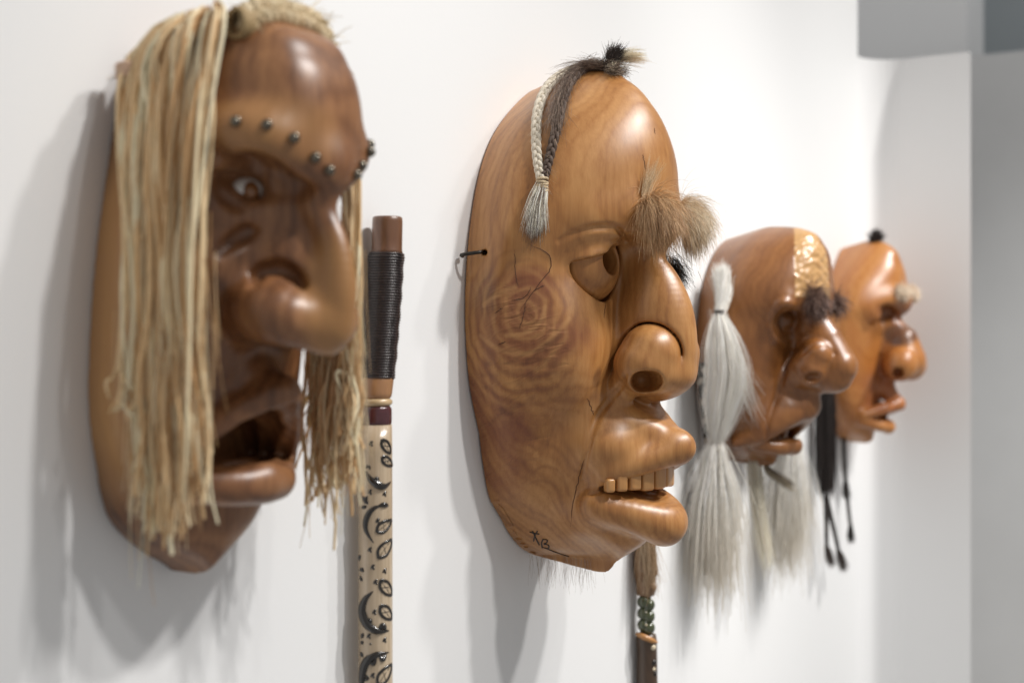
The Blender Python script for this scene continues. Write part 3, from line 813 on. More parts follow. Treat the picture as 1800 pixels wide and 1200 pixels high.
    def paint(V, pc):
        n1 = vnoise(V, 260, 5); n2 = vnoise(V, 420, 6)
        m = stripe(V)
        V[:, 2] += m * 0.0011 * (n1 + n2)
        lay(pc, m, (0.62, 0.38, 0.16), 0.97)
        lay(pc, m * np.clip(n1 * 0.8 + n2 * 0.8, 0, 1), (0.42, 0.22, 0.08), 0.7)
    face, V, Fq = finish(cv, 'face', mat, root, paint)
    bv = BVHTree.FromPolygons([tuple(p) for p in V], Fq.tolist())
    return root, cv, bv, mat
mask3, cv3, bv3, M_RUSSET = build_mask3()

# ------------------------------------------------------------------ mask with black plaits
X4 = 2.0
def p4(px, py, u): return np.array(at_u(px, py, X4, u))
def build_mask4():
    root = empty('wooden_mask', (X4, DW, EYE))
    tag(root, 'orange brown carved mask with bulbous nose and black plaits hanging under the chin', 'mask')
    cv = Carving((-0.105, -0.160, -0.004), (0.105, 0.165, 0.140), 0.0016)
    out = [(-0.143, 0.006), (-0.134, 0.028), (-0.120, 0.050), (-0.095, 0.074), (-0.05, 0.090), (0.0, 0.095), (0.05, 0.088), (0.090, 0.068), (0.115, 0.046), (0.130, 0.030), (0.143, 0.014), (0.148, 0.006)]
    pro = [(0.155, 0.034), (0.147, 0.052), (0.136, 0.072), (0.110, 0.088), (0.080, 0.093), (0.050, 0.090), (0.030, 0.074), (0.0, 0.066), (-0.05, 0.060), (-0.10, 0.052), (-0.13, 0.048), (-0.15, 0.042), (-0.156, 0.035)]
    cv.base(out, pro, 0.012, pw=2.3, pe=0.62, jaw=0.08, k=0.010)
    cv.chain([(0, 0.056, 0.084), (-0.030, 0.058, 0.078), (-0.052, 0.046, 0.056)], [0.014, 0.013, 0.008], 0.016, mirror=True)
    cv.ell(cv.on(1556, 556, X4, 0.0), (0.022, 0.018, 0.012), 0.010, cut=True, mirror=True)
    ec = cv.on(1540, 550, X4, 0.007)
    cv.ell(ec, (0.016, 0.015, 0.014), 0.004, mirror=True)
    cv.chain([(0, 0.022, 0.076), (0, 0.0, 0.090), (0, -0.025, 0.096)], [0.014, 0.022, 0.026], 0.010)
    cv.chain([(0, 0.016, 0.070), (0, -0.030, 0.080)], [0.016, 0.024], 0.010)
    a = p4(1584, 640, -0.022)
    cv.ell(a, (0.0232, 0.0252, 0.0242), 0.001, cut=True, mirror=True)
    cv.ell(a, (0.022, 0.024, 0.023), 0.003, mirror=True)
    n = cv.hit(1580, 655, X4); dr = np.array([0.92, 0.0, -0.38])
    cv.chain([n - dr * 0.006, n + dr * 0.014], [0.0085, 0.007], 0.002, cut=True, mirror=True)
    cv.chain([(0, -0.068, 0.066), (0, -0.086, 0.080)], [0.014, 0.0085], 0.012)
    cv.chain([(0, -0.089, 0.083), (-0.022, -0.094, 0.070), (-0.044, -0.103, 0.048)], [0.008, 0.009, 0.006], 0.010, mirror=True)
    cv.chain([(0, -0.121, 0.069), (-0.018, -0.119, 0.063), (-0.042, -0.113, 0.044)], [0.0085, 0.0085, 0.006], 0.008, mirror=True)
    cv.chain([(0, -0.105, 0.09), (-0.018, -0.106, 0.062), (-0.040, -0.108, 0.046)], [0.007, 0.004, 0.001], 0.003, cut=True, mirror=True)
    cv.chain([cv.hit(*q, X4) for q in [(1548, 625), (1544, 650), (1534, 680), (1524, 710)]], [0.002, 0.004, 0.003, 0.001], 0.005, cut=True, mirror=True)
    mat = wood('orange_wood', (0.26, 0.076, 0.016), (0.40, 0.150, 0.036), (0.54, 0.25, 0.075), axis=(0.02, 0.09), ring=800, warp=0.02, rough=0.35, coat=0.2)
    def paint(V, pc):
        n1 = vnoise(V, 120, 8)
        lay(pc, blob(V, cv.hit(1582, 588, X4), (0.030, 0.013, 0.02), 0.4), (0.045, 0.022, 0.020), 0.95)
        lay(pc, blob(V, (0, 0.042, 0.090), (0.055, 0.013, 0.03), 0.5), (0.13, 0.036, 0.014), 0.85)
        lay(pc, blob(V, cv.hit(1560, 690, X4), (0.03, 0.03, 0.03), 0.8), (0.32, 0.085, 0.035), 0.6)
    face, V, Fq = finish(cv, 'face', mat, root, paint)
    bv = BVHTree.FromPolygons([tuple(p) for p in V], Fq.tolist())
    return root, cv, bv, mat
mask4, cv4, bv4, M_ORANGE = build_mask4()

# ------------------------------------------------------------------ parts of the fur-browed mask
def ico(r=1.0, sub=2):
    bm = bmesh.new(); bmesh.ops.create_icosphere(bm, subdivisions=sub, radius=r)
    V = np.array([v.co[:] for v in bm.verts]); Fc = [tuple(v.index for v in f.verts) for f in bm.faces]; bm.free()
    return V, Fc
ICO2 = ico(1.0, 2); ICO3 = ico(1.0, 3)
def ball(name, c, r, mat, parent, big=False):
    V, Fc = ICO3 if big else ICO2
    V = V * np.broadcast_to(np.asarray(r, float), (3,))      # r in (u, v, w)
    return mesh_obj(name, L(V + np.asarray(c, float)), [f[::-1] for f in Fc], mat, parent)

def dress_mask2():
    cv, root = cv2, mask2
    # teeth: slabs with rounded edges standing in an arc behind the upper lip
    M_TOOTH = wood('tooth_wood', brushed=False, dark=(0.34, 0.15, 0.045), mid=(0.48, 0.23, 0.075), light=(0.60, 0.33, 0.125), ring=900, rough=0.35, coat=0.2)
    arc = lambda u: 0.1435 - 9.0 * u * u                     # w of the row at u
    us = [-0.0520, -0.0440, -0.0340, -0.0222, -0.0078, 0.0078, 0.0222, 0.0340, 0.0440, 0.0520]
    for i, u in enumerate(us):
        hw = [0.0042, 0.0052, 0.0060, 0.0066, 0.0080, 0.0080, 0.0066, 0.0060, 0.0052, 0.0042][i]
        hh = [0.0060, 0.0080, 0.0110, 0.0130, 0.0145, 0.0145, 0.0130, 0.0110, 0.0080, 0.0060][i]
        bm = bmesh.new(); bmesh.ops.create_cube(bm, size=1)
        for v in bm.verts:
            k = 1.0 if v.co.z > 0 else 0.93
            v.co = Vector((v.co.x * 2 * hw * k, v.co.y * 0.010, v.co.z * 2 * hh))
        bmesh.ops.bevel(bm, geom=bm.edges[:], offset=0.0030, segments=4, affect='EDGES', profile=0.6)
        V = np.array([v.co[:] for v in bm.verts]); Fc = [tuple(v.index for v in f.verts) for f in bm.faces]; bm.free()
        th = math.atan(18.0 * u) + float(rng.normal() * 0.05); hw *= float(rng.uniform(0.93, 1.04)); c, s = math.cos(th), math.sin(th)
        top = 2 * hh - 0.1290 + 0.0006 * (i % 3)
        X = V[:, 0] * c + V[:, 1] * s * -1; Y = V[:, 0] * s + V[:, 1] * c
        # local: x = u, y = -w
        P = np.stack([u + V[:, 0] * c - V[:, 1] * s, -(arc(u) - 0.0095) + V[:, 0] * s + V[:, 1] * c, top - hh + V[:, 2]], 1)
        mesh_obj('tooth', P, Fc, M_TOOTH, root)
    # cracks in the wood
    for pix, r in [([(1028, 806), (1022, 822), (1016, 845), (1008, 880), (1003, 925)], 0.00035), ([(1033, 700), (1044, 730)], 0.0003),
                   ([(932, 430), (962, 445), (968, 470), (955, 490), (938, 512), (915, 545)], 0.00035), ([(905, 440), (906, 475), (910, 505)], 0.00028),
                   ([(1130, 270), (1133, 285), (1135, 300)], 0.00028), ([(935, 505), (922, 522), (900, 528)], 0.0003), ([(925, 525), (920, 555), (912, 580)], 0.0003), ([(958, 500), (938, 512)], 0.0003),
                   ([(885, 540), (870, 550)], 0.00028), ([(1062, 560), (1063, 545), (1066, 530)], 0.00025), ([(890, 600), (876, 606)], 0.00028), ([(1150, 225), (1152, 236)], 0.00025)]:
        draw_line('crack', bv2, X2, pix, r, M_CRACK, root, 22, 0.7)
    # carver's initials
    sg = [draw_line('signature', bv2, X2, p, 0.0006, M_INK, root, 16, 0.0, False) for p in
          ([(931, 934), (938, 936), (948, 938)], [(945, 932), (940, 942), (938, 950)], [(936, 932), (942, 945), (948, 957)], [(955, 946), (952, 954), (953, 962)],
           [(955, 947), (962, 948), (961, 953), (956, 955), (964, 957), (964, 963), (954, 961)], [(958, 962), (978, 970), (1000, 977)])]
    # hanging wire through the drilled hole
    h0 = cv.hit(846, 444, X2)
    P = np.array([h0 + [0.006, 0, -0.004], h0 + [-0.001, 0.0005, 0.0015], h0 + [-0.007, -0.0005, -0.002], (h0[0] - 0.0115, h0[1] - 0.002, h0[2] - 0.012), (h0[0] - 0.006, h0[1] - 0.003, 0.003)])
    V, Fq = tubes(L(spline(P, 20))[None], np.full((1, 20), 0.0016), 8)
    mesh_obj('hanging_wire', V, Fq, M_STEEL, root)
    # eyebrow tufts
    tan = [(0.62, 0.40, 0.21), (0.50, 0.30, 0.15), (0.72, 0.50, 0.29), (0.40, 0.23, 0.12)]
    pale = [(0.80, 0.66, 0.48), (0.72, 0.56, 0.37), (0.62, 0.44, 0.26), (0.86, 0.75, 0.58)]
    base = cv.on(1146, 372, X2, 0.0)
    for side in (-1, 1):
        N = 3600
        a = rng.normal(size=(N, 3)); a /= np.linalg.norm(a, axis=1, keepdims=True)
        a = a * rng.uniform(0, 1, (N, 1)) ** 0.4
        ctr = base * np.array([-side, 1, 1])
        roots = cv.push(ctr + a * np.array([0.017, 0.012, 0.010]), 0.0005, 4)
        d = a * np.array([0.7, 0.9, 0.5]) + np.array([side * 0.25, -0.35, 0.65])
        ln = rng.uniform(0.013, 0.038, N) * np.where(rng.uniform(0, 1, N) < 0.06, 1.35, 1.0)
        P = grow(roots, d, ln, 7, 1.9, 0.24, cv, 0.0004, 0.04)
        P += (np.sin(P[:, :, 0:1] * 420 + P[:, :, 2:3] * 300) * 0.0010) * np.linspace(0, 1, 7)[None, :, None]   # clumps
        strands('eyebrow', P, 0.00014, 0.3, tan if side < 0 else pale, M_HAIR, root, jit=0.2)
    # wisp rising from the brow and the black tuft under it
    b = cv.on(1130, 342, X2)
    strands('wisp', grow(np.repeat(b[None], 130, 0) + rng.normal(size=(130, 3)) * 0.003, np.array([[0.35, 1.0, 0.25]]), rng.uniform(0.02, 0.036, 130), 6, 0.1, 0.16, cv, 0.002), 0.00012, 0.3, [(0.75, 0.58, 0.38), (0.6, 0.44, 0.26)], M_HAIR, root)
    b = np.array([0.045, 0.068, 0.118])
    strands('fur_tuft', grow(b + rng.normal(size=(900, 3)) * 0.006, np.array([[0.1, -0.8, 0.45]]), rng.uniform(0.010, 0.022, 900), 5, 0.5, 0.35, cv, 0.001), 0.00018, 0.4, [(0.02, 0.016, 0.014), (0.035, 0.026, 0.02)], M_HAIR, root)
    # plaits lying over the crown
    def over(pix, gap): return cv.push(np.array([cv.on(x, y, X2) for x, y in pix]), gap, 4)
    wp = over([(1018, 122), (985, 140), (962, 166), (948, 205), (944, 245), (946, 285), (953, 322)], 0.0035)
    plait('white_plait', wp, (0.0085, 0.0072), 6.5, [(0.95, 0.88, 0.74)], M_BRAID, root)
    dp = over([(1062, 118), (1035, 122), (1008, 140), (992, 175), (983, 215), (972, 260), (962, 300), (957, 322)], 0.0035)
    plait('brown_plait', dp, (0.0105, 0.0062), 7.5, [(0.115, 0.075, 0.055)], M_BRAID, root)
    # fur sheath lying on the upper part of the plaits
    C = spline(dp[:5], 40); idx = rng.integers(0, 40, 1500); roots = C[idx] + rng.normal(size=(1500, 3)) * np.array([0.006, 0.002, 0.003]) + np.array([-0.004, 0, 0.0])
    T = np.gradient(C, axis=0); T /= np.linalg.norm(T, axis=1, keepdims=True)
    strands('plait_fur', grow(cv.push(roots, 0.002), T[idx], rng.uniform(0.008, 0.030, 1500), 6, 0.5, 0.22, cv, 0.0012), 0.00015, 0.35, [(0.18, 0.12, 0.09), (0.11, 0.07, 0.05), (0.33, 0.25, 0.19), (0.22, 0.15, 0.11)], M_HAIR, root, jit=0.2)
    C = spline(dp[3:], 40); idx = rng.integers(0, 40, 170); T = np.gradient(C, axis=0); T /= np.linalg.norm(T, axis=1, keepdims=True)
    strands('stray_hair', grow(cv.push(C[idx], 0.003), T[idx] + np.array([0.25, 0, 0.3]), rng.uniform(0.008, 0.022, 170), 6, 0.2, 0.35, cv, 0.001, 0.06), 0.00010, 0.5, [(0.55, 0.38, 0.24), (0.30, 0.19, 0.12)], M_HAIR, root)
    C = spline(wp[1:], 40); idx = rng.integers(0, 40, 60); T = np.gradient(C, axis=0); T /= np.linalg.norm(T, axis=1, keepdims=True)
    strands('stray_hair', grow(C[idx], T[idx] + np.array([-0.25, 0, 0.1]), rng.uniform(0.006, 0.018, 60), 6, 0.2, 0.35, cv, 0.001, 0.06), 0.00009, 0.5, [(0.75, 0.62, 0.42)], M_HAIR, root)
    # knot and brush at the end of the white plait
    kn = cv.push(cv.on(954, 329, X2)[None], 0.0045)[0]
    t = np.linspace(0, 6 * 2 * np.pi, 120)
    P = kn + np.stack([np.cos(t) * 0.0048, np.linspace(0.005, -0.005, 120) + 0.0012 * np.sin(t * 0.7), np.sin(t) * 0.0042], 1)
    V, Fq = tubes(L(P)[None], np.full((1, 120), 0.0012), 6)
    c = np.tile((0.72, 0.58, 0.38, 1.0), (len(V), 1))
    mesh_obj('cord_knot', V, Fq, M_BRAID, root, True, {'tint': ('FLOAT_COLOR', c)})
    end = cv.push(cv.on(940, 412, X2)[None], 0.006)[0]; mid = cv.push(cv.on(944, 372, X2)[None], 0.007)[0]
    P = cv.push(lock([kn, mid, end], 800, 0.0042, 8, wave=0.00012, spread0=0.0016), 0.0006, 2)
    strands('tassel', P, 0.00024, 0.4, [(0.97, 0.94, 0.86), (0.96, 0.90, 0.76)], M_HAIR, root, tipcol=(0.20, 0.14, 0.10), tipfrom=0.86)
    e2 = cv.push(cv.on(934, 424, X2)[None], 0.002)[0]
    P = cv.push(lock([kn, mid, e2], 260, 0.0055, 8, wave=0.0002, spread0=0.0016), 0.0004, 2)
    strands('tassel_shade_hair', P, 0.00014, 0.4, [(0.20, 0.13, 0.09)], M_HAIR, root)  # dark strands that stand in for the shade behind the tassel
    # fur band over the crown with its dark and pale ends
    cr = over([(1020, 119), (1045, 116), (1068, 120), (1078, 130)], 0.003)
    cr = np.vstack([cr, [[0.012, 0.243, 0.088]]])
    C = spline(cr, 40); idx = rng.integers(0, 40, 1300); T = np.gradient(C, axis=0); T /= np.linalg.norm(T, axis=1, keepdims=True)
    strands('crown_fur', grow(cv.push(C[idx] + rng.normal(size=(1300, 3)) * 0.003, 0.001), T[idx] + np.array([0.1, 0.35, 0.2]), rng.uniform(0.005, 0.012, 1300), 5, 0.6, 0.4, cv, 0.0006), 0.00016, 0.4, [(0.16, 0.11, 0.08), (0.26, 0.19, 0.14), (0.09, 0.06, 0.045), (0.50, 0.42, 0.32)], M_HAIR, root, jit=0.2)
    b = np.array(at_u(1074, 106, X2, -0.002)); e = np.array(at_u(1086, 84, X2, 0.004))
    b = cv.push(b[None], -0.001)[0]
    d = (e - b) / np.linalg.norm(e - b)
    strands('dark_tuft', grow(b + rng.normal(size=(900, 3)) * 0.0028, d[None], rng.uniform(0.007, 0.016, 900), 5, 0.1, 0.3), 0.00016, 0.4, [(0.045, 0.03, 0.024), (0.07, 0.05, 0.04), (0.02, 0.015, 0.013)], M_HAIR, root)
    b = np.array(at_u(1082, 104, X2, 0.006)); e = np.array(at_u(1134, 103, X2, 0.016)); mid = (b + e) / 2 + np.array([0, 0.002, 0])
    strands('pale_tail', lock([cr[3], b, mid, e], 420, 0.0036, 8, wave=0.0001, spread0=0.0012), 0.00014, 0.4, [(0.88, 0.78, 0.60), (0.80, 0.68, 0.48)], M_HAIR, root)
    # thin beard hanging below the jaw
    N = 130
    pr = np.stack([rng.uniform(-0.030, 0.012, N), np.zeros(N), rng.uniform(0.010, 0.070, N)], 1); pr[:, 1] = -0.194
    strands('beard', grow(pr, np.array([[0.05, -1.0, 0.0]]), rng.uniform(0.014, 0.034, N) , 7, 0.3, 0.13, None, 0, 0.05), 0.00010, 0.5, [(0.34, 0.25, 0.19), (0.46, 0.36, 0.28), (0.24, 0.17, 0.13)], M_HAIR, root)
dress_mask2()

# ------------------------------------------------------------------ raffia hair, studs and eyes of the dark mask
def dress_mask1():
    cv, root = cv1, mask1
    # studs: five along each brow
    M_STUD = plain('stud_metal', (0.17, 0.15, 0.12), 0.22, 0.95, 0.2)
    near = [cv.hit(*q, X1) for q in [(413, 214), (468, 220), (516, 243), (553, 278), (578, 300)]]
    for s in (1, -1):
        for p in near:
            q = p * np.array([s, 1, 1])
            o = ball('stud', q + np.array([-0.0008 * s, 0, 0.0012]), (0.0036, 0.0036, 0.0036), M_STUD, root)
    # eyes: inlaid white shell, brown iris
    M_WHITE = plain('shell_inlay', (0.80, 0.79, 0.75), 0.15, 0, 0.05, coat=0.6)
    M_IRIS = plain('iris_wood', (0.26, 0.105, 0.03), 0.2, 0, 0.2, coat=0.8)
    e = cv.on(446, 336, X1, 0.0035); ir = e + np.array([-0.0060, -0.0008, 0.0066])
    for s in (1, -1):
        m = np.array([s, 1, 1])
        eye = ball('eye', e * m, (0.0150, 0.0090, 0.0090), M_WHITE, root, True)
        ball('iris', ir * m, (0.0058, 0.0062, 0.0050), M_IRIS, eye)
    # raffia: every strand is a strip of its own under the hair that it belongs to
    cols = [(0.90, 0.65, 0.38), (0.94, 0.73, 0.47), (0.80, 0.54, 0.28), (0.95, 0.79, 0.55), (0.58, 0.35, 0.16)]
    def mk_mat(i, c):
        t = NT('raffia_%d' % i); o = t.obj()
        st = t.n('ShaderNodeVectorMath', _operation='MULTIPLY'); t.lk(o, st.inputs[0]); st.inputs[1].default_value = (1500, 1500, 60)
        f = t.noise(st.outputs[0], 1, 3, 0.6)
        t.lk(t.mix(t.rng(f, 0.25, 0.75), (*[x * 0.72 for x in c], 1), (*[min(1, x * 1.18) for x in c], 1)), t.b.inputs['Base Color'])
        t.b.inputs['Roughness'].default_value = 0.6
        t.lk(t.bump(f, 0.5, 0.0008), t.b.inputs['Normal'])
        return t.m
    mats = [mk_mat(i, c) for i, c in enumerate(cols)]
    for side in (-1, 1):
        hair = empty('raffia_hair', (0, 0, 0)); hair.parent = root
        n = 118 if side < 0 else 130
        nc = 30; cf = np.sort(rng.uniform(0, 1, nc) ** 0.85); cl = rng.uniform(0, 1, nc); cd = rng.normal(size=(nc, 3)); cv_low = rng.normal(size=nc)
        for i in range(n):
            c_ = int(rng.integers(0, nc))
            f = float(np.clip(cf[c_] + rng.normal() * 0.014, 0, 1))  # 0 front edge .. 1 back edge
            lay_ = float(np.clip(cl[c_] + rng.normal() * 0.12, 0, 1))
            j = lambda s: rng.normal(size=3) * s
            root_p = np.array([-0.042, 0.203, 0.084]) + (np.array([-0.045, 0.186, 0.030]) - np.array([-0.042, 0.203, 0.084])) * f * 0.75 + j(0.0025)
            a1 = np.array([-0.054, 0.185, 0.094]) * (1 - f) + np.array([-0.056, 0.165, 0.022]) * f + j(0.003)
            a2 = np.array([-0.066, 0.130, 0.096]) * (1 - f) + np.array([-0.072, 0.115, 0.032]) * f + j(0.002) - np.array([0.004 * lay_, 0, 0])
            a3 = np.array([-0.070, 0.045, 0.094]) * (1 - f) + np.array([-0.081, 0.035, 0.047]) * f + j(0.0022) + cd[c_] * 0.003 - np.array([0.005 * lay_, 0, 0])
            a4 = a3 + np.array([0.0, -0.055, 0.0]) + j(0.002) - cd[c_] * 0.002
            low = -0.078 - 0.036 * math.exp(-((f - 0.45) / 0.33) ** 2) + cv_low[c_] * 0.013 + rng.normal() * 0.007
            if f > 0.84: low = rng.uniform(-0.06, 0.03)
            if side > 0: low = -0.085 + rng.normal() * 0.022
            end = a4 + np.array([rng.normal() * 0.004 + 0.002 * (1 - f), min(low, a4[1] - 0.02) - a4[1], rng.normal() * 0.005])
            mid = (a4 + end) / 2 + j(0.003)
            K = 22
            P = spline([root_p, a1, a2, a3, a4, mid, end], K)
            tt = np.linspace(0, 1, K)[:, None]; ph = rng.uniform(0, 6.28, 3); am = 0.0022 if side < 0 else 0.0034
            P = P + am * tt * np.sin(tt * rng.uniform(9, 20) + ph[None])
            P = cv.push(P, 0.002 + 0.008 * lay_, 3)
            if side > 0: P[:, 0] *= -1
            r = 0.0009 + 0.0014 * rng.uniform() ** 1.6
            rad = r * (1 - 0.35 * np.linspace(0, 1, K) ** 3)
            V, Fq = tubes(L(P)[None], rad[None], 5, 0.55)
            mesh_obj('raffia_strand', V, Fq, mats[int(rng.integers(0, 5))], hair)
        # fine fibres split off the strands
        N = 330
        f = rng.uniform(0, 1, (N, 1))
        A = np.array([-0.070, 0.03, 0.096]) * (1 - f) + np.array([-0.082, 0.03, 0.047]) * f + rng.normal(size=(N, 3)) * np.array([0.003, 0.03, 0.004])
        P = grow(A, np.array([[-0.02, -1, 0.03]]), rng.uniform(0.04, 0.11, N), 8, 0.9, 0.045, cv, 0.004, 0.03)
        if side > 0: P[:, :, 0] *= -1
        strands('raffia_fibre', P, 0.00034, 0.6, cols, M_RAFFIA, hair)
    # plaited band over the crown
    bp = []
    for u in np.linspace(-0.039, 0.046, 9):
        w = 0.100 - 3.0 * u * u; vs = np.linspace(0.222, 0.12, 200)
        d = cv.sample(np.stack([np.full(200, u), vs, np.full(200, w)], 1)); bp.append((u, vs[np.argmax(d < 0)] + 0.0045, w))
    bp = np.array(bp)
    plait('plaited_band', bp, (0.0165, 0.0165), 5.0, [(0.74, 0.60, 0.38), (0.80, 0.67, 0.45), (0.68, 0.53, 0.32)], M_BRAID, root, normal=(0, 0.4, 1))
    C = spline(bp, 40); idx = rng.integers(0, 40, 320)
    strands('band_fibre', grow(C[idx] + rng.normal(size=(320, 3)) * 0.003, np.array([[0.6, 0.25, 0.25]]), rng.uniform(0.008, 0.02, 320), 5, 0.8, 0.6, cv, 0.001), 0.00035, 0.5, [(0.62, 0.50, 0.30), (0.70, 0.58, 0.38)], M_RAFFIA, root)
    # lashing where the band meets the hair
    for s in (-1, 1):
        c = np.array(bp[0] if s < 0 else bp[-1]); t = np.linspace(0, 5 * 2 * np.pi, 110)
        P = c + np.stack([np.linspace(-0.006, 0.004, 110) * -s, np.cos(t) * 0.0085, np.sin(t) * 0.0085], 1)
        V, Fq = tubes(L(P)[None], np.full((1, 110), 0.0016), 6)
        mesh_obj('lashing', V, Fq, M_BRAID, root, True, {'tint': ('FLOAT_COLOR', np.tile((0.50, 0.36, 0.18, 1.0), (len(V), 1)))})
    # knotted cord end at the back edge
    k = np.array(at_w(222, 126, X1, 0.020))
    t = np.linspace(0, 3 * 2 * np.pi, 70)
    P = np.vstack([k + np.stack([np.cos(t) * 0.0050, np.linspace(0.005, -0.004, 70), np.sin(t) * 0.0050], 1), k + np.array([[0.001, -0.012, -0.001], [0.006, -0.022, -0.003], [0.012, -0.03, -0.006]])])
    V, Fq = tubes(L(P)[None], np.full((1, len(P)), 0.0019), 6)
    mesh_obj('cord_knot', V, Fq, M_BRAID, root, True, {'tint': ('FLOAT_COLOR', np.tile((0.86, 0.62, 0.46, 1.0), (len(V), 1)))})
    strands('cord_fray', grow(np.repeat(k[None], 26, 0), np.array([[-0.5, 0.0, 0.2]]), rng.uniform(0.006, 0.014, 26), 5, 0.2, 0.6), 0.0003, 0.5, [(0.10, 0.08, 0.06), (0.6, 0.5, 0.35)], M_RAFFIA, root)
dress_mask1()

# ------------------------------------------------------------------ horsehair and fur of the striped mask
def dress_mask3():
    cv, root = cv3, mask3
    white = [(0.93, 0.91, 0.86), (0.88, 0.84, 0.76), (0.95, 0.94, 0.90)]
    for s in (-1, 1):
        m = np.array([s * -1, 1, 1])
        b = cv.on(1432, 528, X3) * m
        N = 1900 if s < 0 else 700
        a = rng.normal(size=(N, 3)); a /= np.linalg.norm(a, axis=1, keepdims=True); a *= rng.uniform(0, 1, (N, 1)) ** 0.45
        R = cv.push(b + a * np.array([0.013, 0.014, 0.008]) * (1 if s < 0 else 0.6), 0.0005, 4)
        strands('eyebrow', grow(R, a * 0.9 + np.array([0, -0.4, 0.4]), rng.uniform(0.004, 0.022, N), 5, 1.0, 0.35, cv, 0.0004), 0.00022, 0.4, [(0.17, 0.10, 0.075), (0.26, 0.165, 0.125), (0.10, 0.06, 0.05)], M_HAIR, root)
        # the horsetail: bound at the temple, bound again at the jaw, then loose
        top = cv.push((np.array(at_w(1276, 492, X3, 0.03)) * m)[None], 0.004)[0]
        tie = np.array(at_w(1264, 550, X3, 0.040)) * m; tie = cv.push(tie[None], 0.005)[0]
        mid = np.array(at_w(1276, 660, X3, 0.046)) * m; mid = cv.push(mid[None], 0.007)[0]
        ti2 = np.array(at_w(1258, 784, X3, 0.034)) * m
        low = np.array(at_w(1256, 900, X3, 0.030)) * m; end = np.array(at_w(1256, 1050, X3, 0.030)) * m
        if s > 0: 
            sh = np.array([0, 0.0, 0.004]); ti2 += sh; low += sh; end += sh
        strands('white_forelock', cv.push(lock([tie, (tie + top) / 2 + np.array([0, 0, 0.004]), top, top + np.array([0, 0.006, 0.0])], 900, 0.0050, 8, wave=0.0003, spread0=0.002), 0.0008, 2), 0.00028, 0.5, white, M_HAIR, root)
        C = [tie, (tie + mid) / 2 + np.array([-0.002, 0, 0.002]), mid, (mid + ti2) / 2, ti2]
        K = 12; Cc = spline(C, K); n = 1500; t = np.linspace(0, 1, K); wdt = 0.0018 + 0.0085 * np.sin(np.pi * np.clip(t, 0, 1)) ** 0.8
        P = Cc[None] + rng.normal(size=(n, 1, 3)) * np.array([1.0, 0.3, 0.8]) * wdt[None, :, None] + np.cumsum(rng.normal(size=(n, K, 3)), 1) * 0.0002
        strands('white_horsetail', cv.push(P, 0.0008, 2), 0.00028, 0.8, white, M_HAIR, root)
        P = lock([ti2, (ti2 + low) / 2, low, end], 1700, 0.0160, 12, wave=0.0004, spread0=0.0035); P[:, :, 2] = np.maximum(P[:, :, 2], 0.002)
        strands('white_horsetail', P, 0.00028, 0.6, white, M_HAIR, root, tipcol=(0.80, 0.74, 0.64), tipfrom=0.7)
        for c, r in ((tie, 0.0050), (ti2, 0.0056)):
            tt = np.linspace(0, 4 * 2 * np.pi, 80)
            P = c + np.stack([np.cos(tt) * r, np.linspace(0.003, -0.003, 80), np.sin(tt) * r], 1)
            V, Fq = tubes(L(P)[None], np.full((1, 80), 0.0011), 5)
            mesh_obj('binding_thread', V, Fq, plain('dark_thread', (0.05, 0.035, 0.03), 0.7) if s < 0 and r < 0.0052 else bpy.data.materials['dark_thread'], root)
        # stray long hairs
        P = cv.push(lock([tie, mid + np.array([0.008, 0, 0.01]), np.array(at_w(1320, 730, X3, 0.06)) * m], 130, 0.010, 12, wave=0.0012), 0.0008, 2)
        strands('stray_hair', P, 0.00016, 0.6, white, M_HAIR, root)
        # black and white plait of fur behind the tail
        c0 = np.array(at_w(1232, 640, X3, 0.012)) * m; c1 = np.array(at_w(1248, 815, X3, 0.012)) * m
        plait('speckled_plait', [c0, (c0 + c1) / 2 + np.array([0.003, 0, 0]), c1], (0.012, 0.009), 5, [(0.03, 0.025, 0.02), (0.75, 0.72, 0.66), (0.04, 0.03, 0.025)], M_BRAID, root)
    # pale beard behind the chin, with a small tuft
    b0 = np.array([0.0, -0.140, 0.035])
    e0 = np.array(at_u(1352, 1005, X3, 0.0))
    P = lock([b0, (b0 + e0) / 2 + np.array([0, 0, -0.004]), e0], 230, 0.0045, 10, wave=0.0004, spread0=0.004)
    strands('pale_beard', P, 0.00025, 0.6, [(0.92, 0.86, 0.74), (0.86, 0.77, 0.60), (0.94, 0.90, 0.80)], M_HAIR, root)
    b0 = np.array(at_u(1352, 828, X3, 0.0)); e0 = np.array(at_u(1396, 858, X3, 0.006))
    strands('chin_tuft', lock([b0 + np.array([0, 0.006, -0.004]), b0, (b0 + e0) / 2, e0], 300, 0.0030, 7, spread0=0.001), 0.00022, 0.5, [(0.62, 0.54, 0.40), (0.08, 0.06, 0.045), (0.12, 0.09, 0.07)], M_HAIR, root)
dress_mask3()

